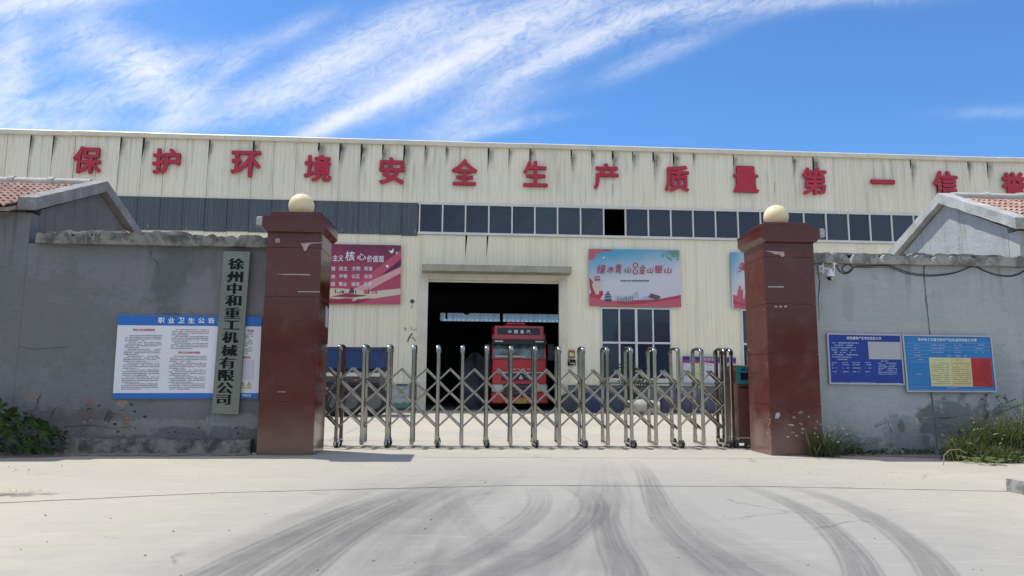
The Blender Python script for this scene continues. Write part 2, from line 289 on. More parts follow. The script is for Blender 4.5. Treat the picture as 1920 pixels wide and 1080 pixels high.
# ------------------------------------------------------------------ mesh helpers
class MB:
    def __init__(s): s.v = []; s.f = []; s.mi = []; s.uv = None
    def face(s, idx, m=0): s.f.append(tuple(idx)); s.mi.append(m)
    def add(s, vs, fs, m=0):
        b = len(s.v); s.v += [tuple(v) for v in vs]
        for f in fs: s.face([b+i for i in f], m)
    def box(s, x0, x1, y0, y1, z0, z1, m=0, M=None):
        vs = [Vector((x, y, z)) for z in (z0, z1) for y in (y0, y1) for x in (x0, x1)]
        if M is not None: vs = [M @ v for v in vs]
        s.add(vs, [(0, 2, 3, 1), (4, 5, 7, 6), (0, 1, 5, 4), (2, 6, 7, 3), (0, 4, 6, 2), (1, 3, 7, 5)], m); return s
    def bbox(s, x0, x1, y0, y1, z0, z1, c=.01, m=0, M=None):      # box with chamfered edges (octagon section in xy, chamfered top)
        P = [(x0+c, y0), (x1-c, y0), (x1, y0+c), (x1, y1-c), (x1-c, y1), (x0+c, y1), (x0, y1-c), (x0, y0+c)]
        Q = [(x0+2*c, y0+c), (x1-2*c, y0+c), (x1-c, y0+2*c), (x1-c, y1-2*c), (x1-2*c, y1-c), (x0+2*c, y1-c), (x0+c, y1-2*c), (x0+c, y0+2*c)]
        vs = [Vector((*p, z)) for p, z in [(q, z0) for q in Q]+[(p, z0+c) for p in P]+[(p, z1-c) for p in P]+[(q, z1) for q in Q]]
        if M is not None: vs = [M @ v for v in vs]
        fs = [tuple(range(7, -1, -1)), tuple(range(24, 32))]
        for k in range(3):
            for i in range(8): j = (i+1) % 8; fs.append((k*8+i, k*8+j, k*8+8+j, k*8+8+i))
        s.add(vs, fs, m); return s
    def prism(s, pts, axis, a, b, m=0):        # pts 2D, extruded along axis from a to b
        n = len(pts)
        def mk(p, t): return {'x': (t, p[0], p[1]), 'y': (p[0], t, p[1]), 'z': (p[0], p[1], t)}[axis]
        vs = [mk(p, a) for p in pts] + [mk(p, b) for p in pts]
        s.add(vs, [tuple(range(n)), tuple(range(2*n-1, n-1, -1))] + [(i, i+n, (i+1) % n+n, (i+1) % n) for i in range(n)], m); return s
    def tube(s, pts, r, n=8, m=0, cap=True):
        pts = [Vector(p) for p in pts]; rs = r if hasattr(r, '__len__') else [r]*len(pts); rings = []; b = len(s.v); prev = None
        for i, p in enumerate(pts):
            d = (pts[min(i+1, len(pts)-1)] - pts[max(i-1, 0)]).normalized()
            a = prev if prev is not None else (Vector((0, 0, 1)) if abs(d.z) < .9 else Vector((1, 0, 0)))
            e = (a - d*a.dot(d)).normalized(); prev = e; g = d.cross(e)
            for k in range(n):
                t = 2*math.pi*k/n; s.v.append(tuple(p + (e*math.cos(t)+g*math.sin(t))*rs[i]))
        for i in range(len(pts)-1):
            for k in range(n): j = (k+1) % n; s.face((b+i*n+k, b+i*n+j, b+(i+1)*n+j, b+(i+1)*n+k), m)
        if cap: s.face([b+k for k in range(n-1, -1, -1)], m); s.face([b+(len(pts)-1)*n+k for k in range(n)], m)
        return s
    def sphere(s, c, r, nu=24, nv=14, v0=0, v1=1, m=0):
        b = len(s.v); rr = r if hasattr(r, '__len__') else (r, r, r)
        for j in range(nv+1):
            th = math.pi*(v0+(v1-v0)*j/nv)
            for i in range(nu):
                ph = 2*math.pi*i/nu; s.v.append((c[0]+rr[0]*math.sin(th)*math.cos(ph), c[1]+rr[1]*math.sin(th)*math.sin(ph), c[2]+rr[2]*math.cos(th)))
        for j in range(nv):
            for i in range(nu): k = (i+1) % nu; s.face((b+j*nu+i, b+(j+1)*nu+i, b+(j+1)*nu+k, b+j*nu+k), m)
        return s
    def quadpx(s, pts, Y, m=0, n=None):        # flat polygon on the plane at depth Y, corners read off the photo
        s.add([at(px, py, Y) for px, py in pts], [tuple(range(len(pts)-1, -1, -1))], m); return s

def wloc(o):
    w = Vector((0, 0, 0))
    while o is not None: w += o.location; o = o.parent
    return w
def link(name, me, parent=None):
    o = bpy.data.objects.new(name, me); col.objects.link(o)
    if parent is not None: o.parent = parent; o.location = -wloc(parent)
    return o
def mesh(name, mb, mats, smooth=False):
    me = bpy.data.meshes.new(name); me.from_pydata(mb.v, [], mb.f); me.update()
    for m in (mats if isinstance(mats, (list, tuple)) else [mats]): me.materials.append(m)
    if any(mb.mi): me.polygons.foreach_set('material_index', mb.mi)
    if smooth:
        me.polygons.foreach_set('use_smooth', [True]*len(me.polygons))
        try: me.set_sharp_from_angle(angle=R(40))
        except Exception: pass
    return me
def build(name, mb, mats, parent=None, smooth=False, stuff=False):
    o = link(name, mesh(name, mb, mats, smooth), parent)
    if stuff: o['kind'] = 'stuff'
    return o
def tag(o, label, cat, group=None):
    o['label'] = label; o['category'] = cat
    if group: o['group'] = group
    return o
def thing(name, loc, label, cat, group=None):
    o = bpy.data.objects.new(name, None); col.objects.link(o); o.location = loc; o.empty_display_size = .2
    return tag(o, label, cat, group)
def struct(o): o['kind'] = 'structure'; return o
def inst(name, me, parent, off=(0, 0, 0), rot=None):
    o = link(name, me, parent); o.location += Vector(off)
    if rot is not None: o.rotation_euler = rot
    return o

def build_print(mb, mats, parent):          # lettering and pictures printed on a board, one flat layer
    o = build('print', mb, mats, parent); o['kind'] = 'stuff'; return o
_tc = {}
def text(s_, off=0.0, shift=0, dx=.018, shear=0, ext=0.0, res=3):
    """glyph outlines as (verts, faces), centred on their bounding box, height of an ideograph about 0.9; shift>0 thickens uprights only"""
    key = (s_, off, shift, dx, shear, ext)
    if key in _tc: return _tc[key]
    c = bpy.data.curves.new('t', 'FONT'); c.body = s_; c.offset = 0; c.resolution_u = res; c.shear = shear; c.extrude = ext
    o = bpy.data.objects.new('t', c); col.objects.link(o); bpy.context.view_layer.update()
    me = bpy.data.meshes.new_from_object(o.evaluated_get(bpy.context.evaluated_depsgraph_get()))
    vs = [v.co.copy() for v in me.vertices]; fs = [tuple(p.vertices) for p in me.polygons]
    bpy.data.objects.remove(o); bpy.data.curves.remove(c); bpy.data.meshes.remove(me)
    x0 = min(v.x for v in vs); x1 = max(v.x for v in vs); y0 = min(v.y for v in vs); y1 = max(v.y for v in vs)
    vs = [Vector((v.x-(x0+x1)/2, v.y-(y0+y1)/2, v.z)) for v in vs]
    if shift:
        V, Fc = [], []
        for k in range(-shift, shift+1):
            b = len(V); V += [Vector((v.x+k*dx, v.y, v.z+(k+shift)*.012)) for v in vs]; Fc += [tuple(b+i for i in f) for f in fs]
        vs, fs = V, Fc
    if off:              # bolder strokes: the outline repeated round a small circle, each copy a hair further out
        V, Fc = list(vs), list(fs); nn = 8 if ext else 4
        for k in range(nn):
            a = math.pi*2*(k+.5)/nn; b = len(V)
            V += [Vector((v.x+off*math.cos(a), v.y+off*math.sin(a), v.z+(k+1)*(.0012 if ext else .008))) for v in vs]; Fc += [tuple(b+i for i in f) for f in fs]
        vs, fs = V, Fc
    _tc[key] = (vs, fs, x1-x0+2*shift*dx+2*off, y1-y0+2*off); return _tc[key]
def put_text(mb, s_, px, py, Y, hpx=None, wpx=None, m=0, dst=None, **kw):
    """text centred on a photo pixel on the plane Y; wpx / hpx its size in photo pixels"""
    vs, fs, w, h = text(s_, **kw); p = at(px, py, Y)
    k = (at(px+1, py, Y)-p).length
    sx = wpx*k/w if wpx else None; sz = hpx*k/h if hpx else None
    sx = sx or sz; sz = sz or sx
    mb.add([(p.x+v.x*sx, Y - v.z*min(sx, sz), p.z+v.y*sz) for v in vs], fs, m)
def lines(mb, x0, x1, y, Y, m, dens=.85, th=2.0, unit=3.2, slope=0.0):
    """a row of print too small to read: short strokes of uneven length"""
    x = x0
    while x < x1-1:
        w = rng.uniform(.55, .95)*unit*rng.choice((1, 1, 2, 2, 3))
        if x+w > x1: w = x1-x
        if rng.random() < dens:
            h = th*rng.uniform(.7, 1.0); yy = y+(x-x0)*slope
            mb.quadpx([(x, yy-h/2), (x+w, yy-h/2), (x+w, yy+h/2), (x, yy+h/2)], Y, m)
        x += w + rng.uniform(.4, 1.0)

# ================================================================== GROUND
g = MB(); g.add([(-900, -900, -.16), (900, -900, -.16), (900, 900, -.16), (-900, 900, -.16)], [(0, 1, 2, 3)])
struct(build('ground', g, M_dirt))
def slab(mb, poly, z=0.0, th=.14): mb.prism(poly, 'z', z, z-th); return mb
fc = struct(link('forecourt_paving', mesh('forecourt_paving', MB().box(-11.9, 13.9, -5.9, 12.0, -.13, -.1), M_gap)))
G = .02
# first joint just outside the gate, second joint bending towards the road at both ends
j1 = [(-12, 11.48), (-3.3, 11.52), (4.78, 11.27), (14, 11.0)]
j2 = [(-12, 5.3), (-4.31, 7.26), (-2.54, 7.85), (.57, 8.33), (3.5, 8.2), (6.03, 7.78), (14, 6.2)]
def lerp_line(L, x):
    for (a, b), (c, d) in zip(L, L[1:]):
        if a <= x <= c: return b+(d-b)*(x-a)/(c-a)
    return L[-1][1] if x > L[-1][0] else L[0][1]
def rough_line(L, x0, x1, off, amp=.007):
    n = max(2, int((x1-x0)/.12)); out = []
    for i in range(n+1):
        x = x0+(x1-x0)*i/n; out.append((x, lerp_line(L, x)+off+rng.uniform(-amp, amp)))
    return out
xs = [-12, 14]
for a, b in zip(xs, xs[1:]):
    lo = rough_line(j2, a+G, b-G, G*1.1, .011); hi = rough_line(j1, a+G, b-G, -G*.6)
    build('slab', slab(MB(), lo+hi[::-1]), M_con, fc)
xs2 = [-12, 14]
for a, b in zip(xs2, xs2[1:]):
    hi = rough_line(j2, a+G*.3, b-G*.3, -G); lo = [(a+G*.3, -6), (b-G*.3, -6)]
    build('slab', slab(MB(), lo+hi[::-1]), M_con, fc)
lo = rough_line(j1, -3.3, 6.0, G*.8); build('slab', slab(MB(), lo+[(6.0, 14.6), (-3.3, 14.6)]), M_con, fc)
lo = rough_line(j1, -12, -3.3, .004); build('slab', slab(MB(), lo+[(-3.303, 12.05), (-12, 12.05)], -.004), M_con, fc)
lo = rough_line(j1, 6.0, 14, .004); build('slab', slab(MB(), lo+[(14, 12.05), (6.003, 12.05)], -.004), M_con, fc)
yd = struct(link('yard_paving', mesh('yard_paving', MB().box(-26, 32, 14.63, 55, -.13, -.1), M_gap)))
yy = [14.62, 19.6, 24.7, 30.15]; xx = [-26, -18, -12.5, -7.4, -2.6, 2.2, 7.1, 12, 17, 24, 32]
for y0, y1 in zip(yy, yy[1:]):
    for x0, x1 in zip(xx, xx[1:]): build('slab', MB().box(x0+.006, x1-.006, y0+.006, y1-.006, -.14, 0), M_con, yd)
M_floor = mat('shop_floor', (.16, .16, .155), .7, fn=plain_noise((.16, .16, .155), .2, 1))
build('shop_floor', MB().box(-26, 32, 30.16, 60, -.14, .0), M_floor, yd)

def f_tyre(t):
    uv = t.new('ShaderNodeUVMap').outputs[0]; u, v, _ = t.sep(uv)
    n = t.noise(t.comb(t.m('MULTIPLY', u, 9), t.m('MULTIPLY', v, .22)), 1, 2, .5); nf = t.noise(t.comb(t.m('MULTIPLY', u, 34), t.m('MULTIPLY', v, .5)), 1, 3, .6); n2 = t.noise(t.comb(t.m('MULTIPLY', u, 2), v), 1.3, 5, .65); gr_ = t.noise(t.comb(t.m('MULTIPLY', u, 30), t.m('MULTIPLY', v, 60)), 1, 3, .7)
    ue = t.m('ADD', u, t.m('MULTIPLY', t.m('SUBTRACT', n2, .5), .12))
    e = t.m('MULTIPLY', t.ramp(ue, .02, .13), t.ramp(ue, .98, .87))
    gr = t.m('MULTIPLY', t.ramp(n, .40, .56, .35, 1, False), t.ramp(nf, .38, .50, .5, 1, False)); f = t.m('MULTIPLY', t.m('MULTIPLY', e, gr), t.m('MULTIPLY', t.ramp(n2, .3, .6, .45, 1, False), t.ramp(gr_, .3, .6, .6, 1, False)))
    endf = t.new('ShaderNodeAttribute', attribute_name='fade').outputs['Fac']
    f = t.m('MULTIPLY', f, endf); t.l.new(f, t.b.inputs['Alpha'])
M_tyre = mat('tyre_rubber_smear', (.14, .14, .142), .9, fn=f_tyre)
zc = .003
def tyre(pts, w0, w1, amt):
    global zc; zc += .0016
    P = [onz(*p) for p in pts]; P = [Vector((p.x, p.y)) for p in P]; C = []
    for i in range(len(P)-1):
        p0 = P[max(i-1, 0)]; p1 = P[i]; p2 = P[i+1]; p3 = P[min(i+2, len(P)-1)]
        for k in range(8):
            t = k/8; C.append(.5*((2*p1)+(-p0+p2)*t+(2*p0-5*p1+4*p2-p3)*t*t+(-p0+3*p1-3*p2+p3)*t**3))
    C.append(P[-1]); mb = MB(); n = len(C); L = 0; uvs = []; fade = []
    for i, c in enumerate(C):
        d = (C[min(i+1, n-1)]-C[max(i-1, 0)]).normalized(); nn = Vector((-d.y, d.x)); w = (w0+(w1-w0)*i/(n-1))/2
        if i: L += (C[i]-C[i-1]).length
        for s_, u in ((-1, 0), (1, 1)):
            q = c+nn*w*s_; mb.v.append((q.x, q.y, zc)); uvs.append((u, L)); fade.append(.56*amt*min(1, i/14.0, (n-1-i)/3.0+.4))
        if i: mb.face((2*i-2, 2*i-1, 2*i+1, 2*i))
    me = mesh('tyre_mark', mb, M_tyre); ul = me.uv_layers.new(name='UVMap')
    for lp in me.loops: ul.data[lp.index].uv = uvs[lp.vertex_index]
    at_ = me.attributes.new('fade', 'FLOAT', 'POINT')
    for i, f in enumerate(fade): at_.data[i].value = f
    o = link('tyre_mark', me, fc); return o
for pts, w0, w1, a in [
    ([(830, 900), (745, 925), (640, 965), (540, 1012), (440, 1062), (380, 1100)], .30, .5, .85),
    ([(880, 897), (800, 925), (720, 965), (650, 1005), (590, 1045), (520, 1100)], .28, .42, .85),
    ([(960, 880), (880, 905), (780, 950), (690, 1005), (600, 1090)], .9, 1.6, .35),
    ([(760, 880), (700, 905), (620, 950), (520, 1000), (420, 1050)], .35, .5, .25),
    ([(1000, 912), (1012, 935), (1000, 962), (960, 995), (900, 1035), (820, 1075), (770, 1100)], .30, .3, .6),
    ([(1060, 908), (1102, 930), (1112, 958), (1085, 992), (1030, 1030), (960, 1062), (900, 1090)], .34, .3, .8),
    ([(1150, 905), (1140, 940), (1135, 975), (1148, 1020), (1168, 1062), (1180, 1100)], .26, .32, .75),
    ([(1180, 862), (1205, 885), (1222, 920), (1240, 960), (1278, 1005), (1340, 1055), (1400, 1100)], .24, .42, .7),
    ([(1225, 985), (1290, 1020), (1380, 1050), (1450, 1080), (1480, 1100)], .3, .4, .4),
    ([(1370, 906), (1430, 924), (1500, 955), (1555, 995), (1600, 1045), (1625, 1100)], .2, .3, .85),
    ([(1450, 906), (1520, 925), (1600, 955), (1670, 995), (1730, 1045), (1770, 1100)], .2, .3, .8),
    ([(840, 900), (845, 930), (862, 965), (905, 1010), (960, 1050)], .25, .3, .3),
    ([(1120, 860), (1125, 890), (1130, 930), (1110, 980), (1080, 1090)], .5, .9, .3),
    ([(1000, 1000), (960, 1030), (900, 1060), (850, 1090)], .9, 1.2, .35), ([(900, 880), (820, 920), (700, 980), (560, 1060), (480, 1110)], 1.6, 2.2, .34), ([(1180, 900), (1210, 960), (1280, 1020), (1400, 1090)], 1.0, 1.5, .34), ([(1000, 910), (1040, 960), (1000, 1010), (900, 1080)], 1.0, 1.3, .25),
    ([(1080, 1020), (1200, 1050), (1330, 1085)], 1.2, 1.2, .3)]:
    tyre(pts, w0, w1, a)

# dirt that has gathered along the walls and at the edges, a thin ragged sheet
def set_fade(o, vals):
    a = o.data.attributes.new('fade', 'FLOAT', 'POINT')
    for i, f in enumerate(vals): a.data[i].value = f
def dirt_sheet(name, outer, inner, z=.006, parent=None):
    mb = MB(); n = len(outer)
    for (a, b), (c, d) in zip(outer, inner): mb.v.append((a, b, z*.6)); mb.v.append((a*.6+c*.4, b*.6+d*.4, z)); mb.v.append((c, d, z+.01))
    for i in range(n-1):
        for k in (0, 1): mb.face((3*i+k, 3*i+3+k, 3*i+4+k, 3*i+1+k))
    o = build(name, mb, M_dust, parent, stuff=True); set_fade(o, [(0, .9, 1)[i % 3] for i in range(3*n)]); return o
def f_dust(t):
    P = t.P(); n = t.noise(P, 3, 6, .7); n2 = t.noise(P, 24, 4, .7)
    setc(t, t.mix(t.ramp(n2, .35, .7), (.30, .25, .205, 1), (.20, .185, .165, 1))); bump(t, n2, .8, .03)
    fd = t.new('ShaderNodeAttribute', attribute_name='fade').outputs['Fac']; t.l.new(t.ramp(t.m('ADD', fd, t.m('MULTIPLY', t.m('SUBTRACT', t.noise(P, 7, 6, .7), .5), 1.3)), .25, .7), t.b.inputs['Alpha'])
M_dust = mat('dust', (.3, .26, .22), .95, fn=f_dust)
def edge(x0, x1, f, amp, n=90):
    out = []
    for i in range(n+1):
        x = x0+(x1-x0)*i/n; out.append((x, f(x)+amp*(math.sin(x*7.3)+math.sin(x*3.1+1)*1.3+rng.uniform(-.6, .6))))
    return out
o = dirt_sheet('wall_foot_dirt', edge(-11, -3.32, lambda x: 11.55 if x > -5.5 else 11.55-(-5.5-x)*.33, .05), [(x, 12.06) for x in [(-11+7.68*i/90) for i in range(91)]])
o['kind'] = 'stuff'
o = dirt_sheet('wall_foot_dirt', edge(5.95, 13, lambda x: 11.75 - max(0, x-5.95)*.30, .05), [(x, 12.06) for x in [(5.95+7.05*i/90) for i in range(91)]])
p0 = onz(20, 935)
mb = MB(); b = []
for k in range(28):
    a = 2*math.pi*k/28; r = 1+.25*math.sin(3*a)+rng.uniform(-.15, .15); b.append((p0.x-.9+1.4*r*math.cos(a), p0.y+.15+.42*r*math.sin(a), .007))
cb = (p0.x-.9, p0.y+.15, .008); mb.add([cb]+b, [(0, 1+k, 1+(k+1) % 28) for k in range(28)]); set_fade(build('dirt_patch', mb, M_dust, stuff=True), [1.1]+[0]*28)
# litter: dry leaves, twigs, pebbles
mb = MB()
for k in range(420):
    if k % 2: x = rng.uniform(-8.6, -3.4); y = 11.95-abs(rng.gauss(0, .3))-(.25 if x < -5.5 else 0)
    else: x = rng.uniform(6, 10.5); y = 11.8-max(0, x-6)*.25-abs(rng.gauss(0, .15))
    if k % 9 == 0: x = rng.uniform(-9, -5); y = rng.uniform(7.6, 11)
    s_ = rng.uniform(.008, .024); M = Matrix.Translation((x, y, .022)) @ Matrix.Rotation(rng.uniform(0, 6.3), 4, 'Z') @ Matrix.Rotation(rng.uniform(-.5, .5), 4, 'X')
    if rng.random() < .5: mb.add([M @ Vector(v) for v in ((-s_, 0, 0), (0, -s_*.4, 0), (s_, 0, s_*.3), (0, s_*.4, 0))], [(0, 1, 2, 3)], rng.choice((0, 1)))
    elif rng.random() < .4: mb.tube([M @ Vector((-s_*2, 0, 0)), M @ Vector((s_*2, s_*.5, .004))], .003, 4, 1)
    else: mb.sphere(tuple(M @ Vector((0, 0, -.01))), (s_*.5, s_*.4, s_*.35), 6, 4, 0, 1, 2)
M_dry = mat('dry_leaf', (.32, .25, .14), .9); M_twig = mat('dry_twig', (.36, .29, .2), .9); M_peb = mat('pebble', (.33, .31, .28), .9)
build('litter', mb, [M_dry, M_twig, M_peb], stuff=True)
mb = MB()
for px, py in [(272, 1042), (808, 975), (797, 992), (1515, 1060), (595, 1070), (700, 1052), (430, 995), (1221, 972), (910, 905), (1640, 1010), (85, 967), (325, 997)]:
    p = onz(px, py); s_ = rng.uniform(.007, .013); mb.sphere((p.x, p.y, s_*.4), (s_, s_*.8, s_*.6), 7, 4)
for k in range(160):
    x, y = rng.uniform(-6, 7.5), rng.uniform(4.3, 11); s_ = rng.uniform(.003, .008); mb.sphere((x, y, s_*.4), (s_, s_*.8, s_*.6), 5, 3)
build('loose_stones', mb, M_peb, stuff=True)

# ================================================================== FACTORY BUILDING
FY = 30.0
fb = thing('factory_building', (2, FY, 0), 'long cream sheet metal factory hall behind the gate with an open doorway', 'building')
X0, X1 = -22.5, 30.0
ZE, ZT, ZB = 11.2, 8.67, 7.38
DX0, DX1, DZ = -1.52, 3.98, 5.36
def sheet(x0, x1, z0, z1, Y, rib=.18, depth=.013, wedge=0.0, wz=.8, tip=True):
    """one profiled sheet: flat pans with narrow raised ribs; wedge opens its top left corner"""
    xs_ = [(x0, 0)]; n = max(1, round((x1-x0)/rib)); st = (x1-x0)/n
    for i in range(n):
        c = x0+st*(i+.5)
        xs_ += [(c-.017, 0), (c-.007, depth), (c+.007, depth), (c+.017, 0)]
    xs_.append((x1, -.012)); mb = MB(); nr = 3 if wedge else 2
    zs_ = [z0, z1-wz, z1] if wedge else [z0, z1]
    for zi, z in enumerate(zs_):
        for k, (x, d) in enumerate(xs_):
            xx_ = x; dy = 0
            if wedge and zi == nr-1 and k < 2: xx_ = x+wedge if k == 0 else max(x, x+wedge*.8)
            mb.v.append((xx_, Y+d+dy+(.008 if k == 0 else 0), z))
    m_ = len(xs_)
    for r_ in range(nr-1):
        for k in range(m_-1): mb.face((r_*m_+k, r_*m_+k+1, (r_+1)*m_+k+1, (r_+1)*m_+k))
    return mb
PW = .9
edges = [X0+PW*i for i in range(int((X1-X0)/PW)+1)]
wedges = {}
# seams whose upper corner has sprung open in the photograph (photo x, size)
for px, w in [(38, .05), (81, .05), (211, .06), (254, .1), (380, .05), (466, .07), (587, .11), (627, .09), (667, .10), (707, .08), (746, .12), (785, .05), (824, .04), (901, .07), (939, .04), (977, .06), (1053, .07), (1091, .05), (1129, .1), (1204, .05), (1240, .13), (1277, .11), (1315, .03), (1387, .04), (1499, .05), (1536, .13), (1714, .1), (1820, .06), (1856, .07)]:
    x = at(px, 300, FY).x; i = min(range(len(edges)), key=lambda k: abs(edges[k]-x)); wedges[i] = w*1.25
for i in range(len(edges)-1):
    w = wedges.get(i, 0)
    build('wall_panel', sheet(edges[i], edges[i+1], ZT+.02, ZE+.02, FY-.02+(.004 if i % 2 else 0), wedge=w, wz=rng.uniform(.45, 1.25)), M_panel, fb)
M_stain = mat('seam_grime', (.045, .05, .045), .95, fn=lambda t: t.l.new(t.m('MULTIPLY', t.m('POWER', t.new('ShaderNodeAttribute', attribute_name='fade').outputs['Fac'], 1.3), t.ramp(t.noise(t.scale(t.P(), (26, 26, 3.5)), 1, 5, .7), .3, .62)), t.b.inputs['Alpha']))
def stain(x, z, w, h, amt, Y=FY-.042):
    mb = MB(); fd = []; n = 8
    for i in range(n+1):
        f = i/n
        for k, (u, a) in enumerate(((0, 1), (.35, .8), (1, 0))): mb.v.append((x+w*u*(1-.75*f), Y, z-h*f)); fd.append(amt*a*(1-f)**.8*(.35 if i == 0 else 1))
    for i in range(n):
        for k in (0, 1): mb.face((3*i+k, 3*i+3+k, 3*i+4+k, 3*i+1+k))
    o = build('seam_grime', mb, M_stain, fb, stuff=True); a = o.data.attributes.new('fade', 'FLOAT', 'POINT')
    for i, f in enumerate(fd): a.data[i].value = f
for i, w in wedges.items(): stain(edges[i]+w*.3, ZE-rng.uniform(0, .12), .16+w*2.2, rng.uniform(.5, .8)+w*6, 1.0)
for px, y0 in ((1066+0, 0), (746, 1.45), (1129, 1.45), (1281, 1.3), (1440, 1.2)):
    i = min(range(len(edges)), key=lambda k: abs(edges[k]-at(px, 350, FY).x)); stain(edges[i], ZE-y0, .12, .9, .8)
# lower sheets stop at the openings
WX0, WX1 = at(1126, 640, FY).x, at(1259, 640, FY).x
W2X0 = at(1390, 640, FY).x; W2X1 = W2X0+(WX1-WX0)
wz0, wz1 = at(1190, 713, FY).z, at(1190, 577, FY).z
op = [(DX0-.36, DX1+.36, -1, DZ+.28), (WX0, WX1, wz0, wz1), (W2X0, W2X1, wz0, wz1)]
le = sorted(set([round(e, 3) for e in edges] + [round(v, 3) for o_ in op for v in o_[:2]]))
le = [e for k, e in enumerate(le) if k == 0 or e-le[k-1] > .002]
for a, b_ in zip(le, le[1:]):
    mid = (a+b_)/2; segs = [(1.08, ZB+(-.06))]
    for x0, x1, z0, z1 in op:
        if x0 < mid < x1: segs = ([(1.08, z0)] if z0 > 1.08 else []) + [(z1, ZB-.06)]
    for z0, z1 in segs:
        hit = [w for w, px in ((.09, 863), (.08, 902), (.07, 1205), (.09, 1355)) if abs(a-at(px, 470, FY).x) < .3] if z1 > 7 else []
        build('wall_panel', sheet(a, b_, z0, z1, FY-.015+rng.choice((0, .004)), wedge=hit[0] if hit else 0, wz=1.0), M_panel, fb)
# dark profiled strip on the left, its torn lower edge
xb = at(784, 410, FY).x
k = 0; a = X0
while a < xb-.05:
    b_ = min(a+PW, xb-.02)
    mb = sheet(a, b_, ZB-.12+rng.uniform(-.02, .03), ZT+.015, FY-.05, rib=.09, depth=.015); build('cladding_sheet', mb, M_dark, fb); a = b_
# window band
WB1 = 26.0
fr = MB(); fr.box(xb, WB1, FY-.09, FY+.03, ZT-.06, ZT+.02); fr.box(xb, WB1, FY-.10, FY+.03, ZB-.05, ZB+.05)
build('window_rail', fr, M_white, fb)
step = (at(1168, 640, FY).x-at(1168-42.1, 640, FY).x)
wx = [at(p, 400, FY).x for p in (787, 830, 873, 916.5, 960, 1002.5, 1045, 1088, 1131, 1172, 1214.5, 1256.5, 1298, 1340, 1382, 1424, 1465, 1505, 1546.5, 1588, 1628.5, 1669, 1710)]
while wx[-1] < WB1-1: wx.append(wx[-1]+(wx[5]-wx[4]))
for i, x in enumerate(wx): build('mullion', MB().box(x-.03, x+.03, FY-.085, FY+.0, ZB+.05, ZT-.06), M_white, fb)
for i, (a, b_) in enumerate(zip(wx, wx[1:])):
    if i == 8: continue                    # this light stands open
    tl = rng.uniform(-.022, .022)
    q = MB(); q.add([(a+.03, FY-.03+tl, ZB+.05), (b_-.03, FY-.03-tl, ZB+.05), (b_-.03, FY-.03+tl*2, ZT-.06), (a+.03, FY-.03, ZT-.06)], [(0, 1, 2, 3)]); build('pane', q, M_glass, fb)
# eave trim in lengths, slightly sagging
x = X0
while x < X1:
    L = 3.1; j = rng.uniform(-.012, .012)
    mb = MB(); mb.prism([(FY-.14, ZE-.02+j), (FY-.14, ZE+.16+j), (FY-.1, ZE+.2+j), (FY+.25, ZE+.2+j), (FY+.25, ZE-.0+j)], 'x', x+.004, x+L-.004)
    build('eave_trim', mb, M_trim, fb); x += L
build('flashing', MB().box(X0, X1, FY-.065, FY+.02, ZT+.0, ZT+.045), M_trim, fb)
# backing, roof, side and rear walls (the dark inside)
mb = MB(); BY0, BY1 = FY+.12, FY+.2
mb.box(X0, DX0, BY0, BY1, .0, ZB); mb.box(DX1, X1, BY0, BY1, 0, ZB); mb.box(DX0, DX1, BY0, BY1, DZ, ZB); mb.box(X0, X1, BY0, BY1, ZT, ZE)
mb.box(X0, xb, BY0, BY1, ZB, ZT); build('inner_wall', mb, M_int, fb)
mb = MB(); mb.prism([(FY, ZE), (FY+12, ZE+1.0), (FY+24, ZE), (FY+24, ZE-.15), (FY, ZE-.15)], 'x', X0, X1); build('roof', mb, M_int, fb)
RY = 54.0; rz0, rz1 = at(930, 603, RY).z, at(930, 587.5, RY).z; rx0 = at(825, 595, RY).x
mb = MB(); mb.box(X0, X1, RY, RY+.2, 0, rz0); mb.box(X0, X1, RY, RY+.2, rz1, ZE); mb.box(X0, rx0, RY, RY+.2, rz0, rz1); mb.box(15, X1, RY, RY+.2, rz0, rz1)
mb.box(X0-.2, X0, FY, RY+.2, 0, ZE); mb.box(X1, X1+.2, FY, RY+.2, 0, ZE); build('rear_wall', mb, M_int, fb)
def f_frp(t):
    nt = t.nt; tr = t.new('ShaderNodeBsdfTranslucent'); tr.inputs[0].default_value = (.46, .56, .56, 1)
    mx = t.new('ShaderNodeMixShader'); mx.inputs[0].default_value = .85
    t.l.new(t.b.outputs[0], mx.inputs[1]); t.l.new(tr.outputs[0], mx.inputs[2]); t.l.new(mx.outputs[0], nt.nodes['Material Output'].inputs[0])
M_frp = mat('translucent_sheet', (.6, .7, .72), .5, fn=f_frp)
x = rx0
while x < 15:
    build('rooflight_sheet', sheet(x-.01, x+1.05, rz0-.01, rz1+.01, RY+.1, rib=.33, depth=.05), M_frp, fb); x += 1.02
build('rear_mullion', MB().box(at(940, 595, RY).x-.12, at(940, 595, RY).x+.12, RY-.2, RY, 0, ZE-.2), M_int, fb)
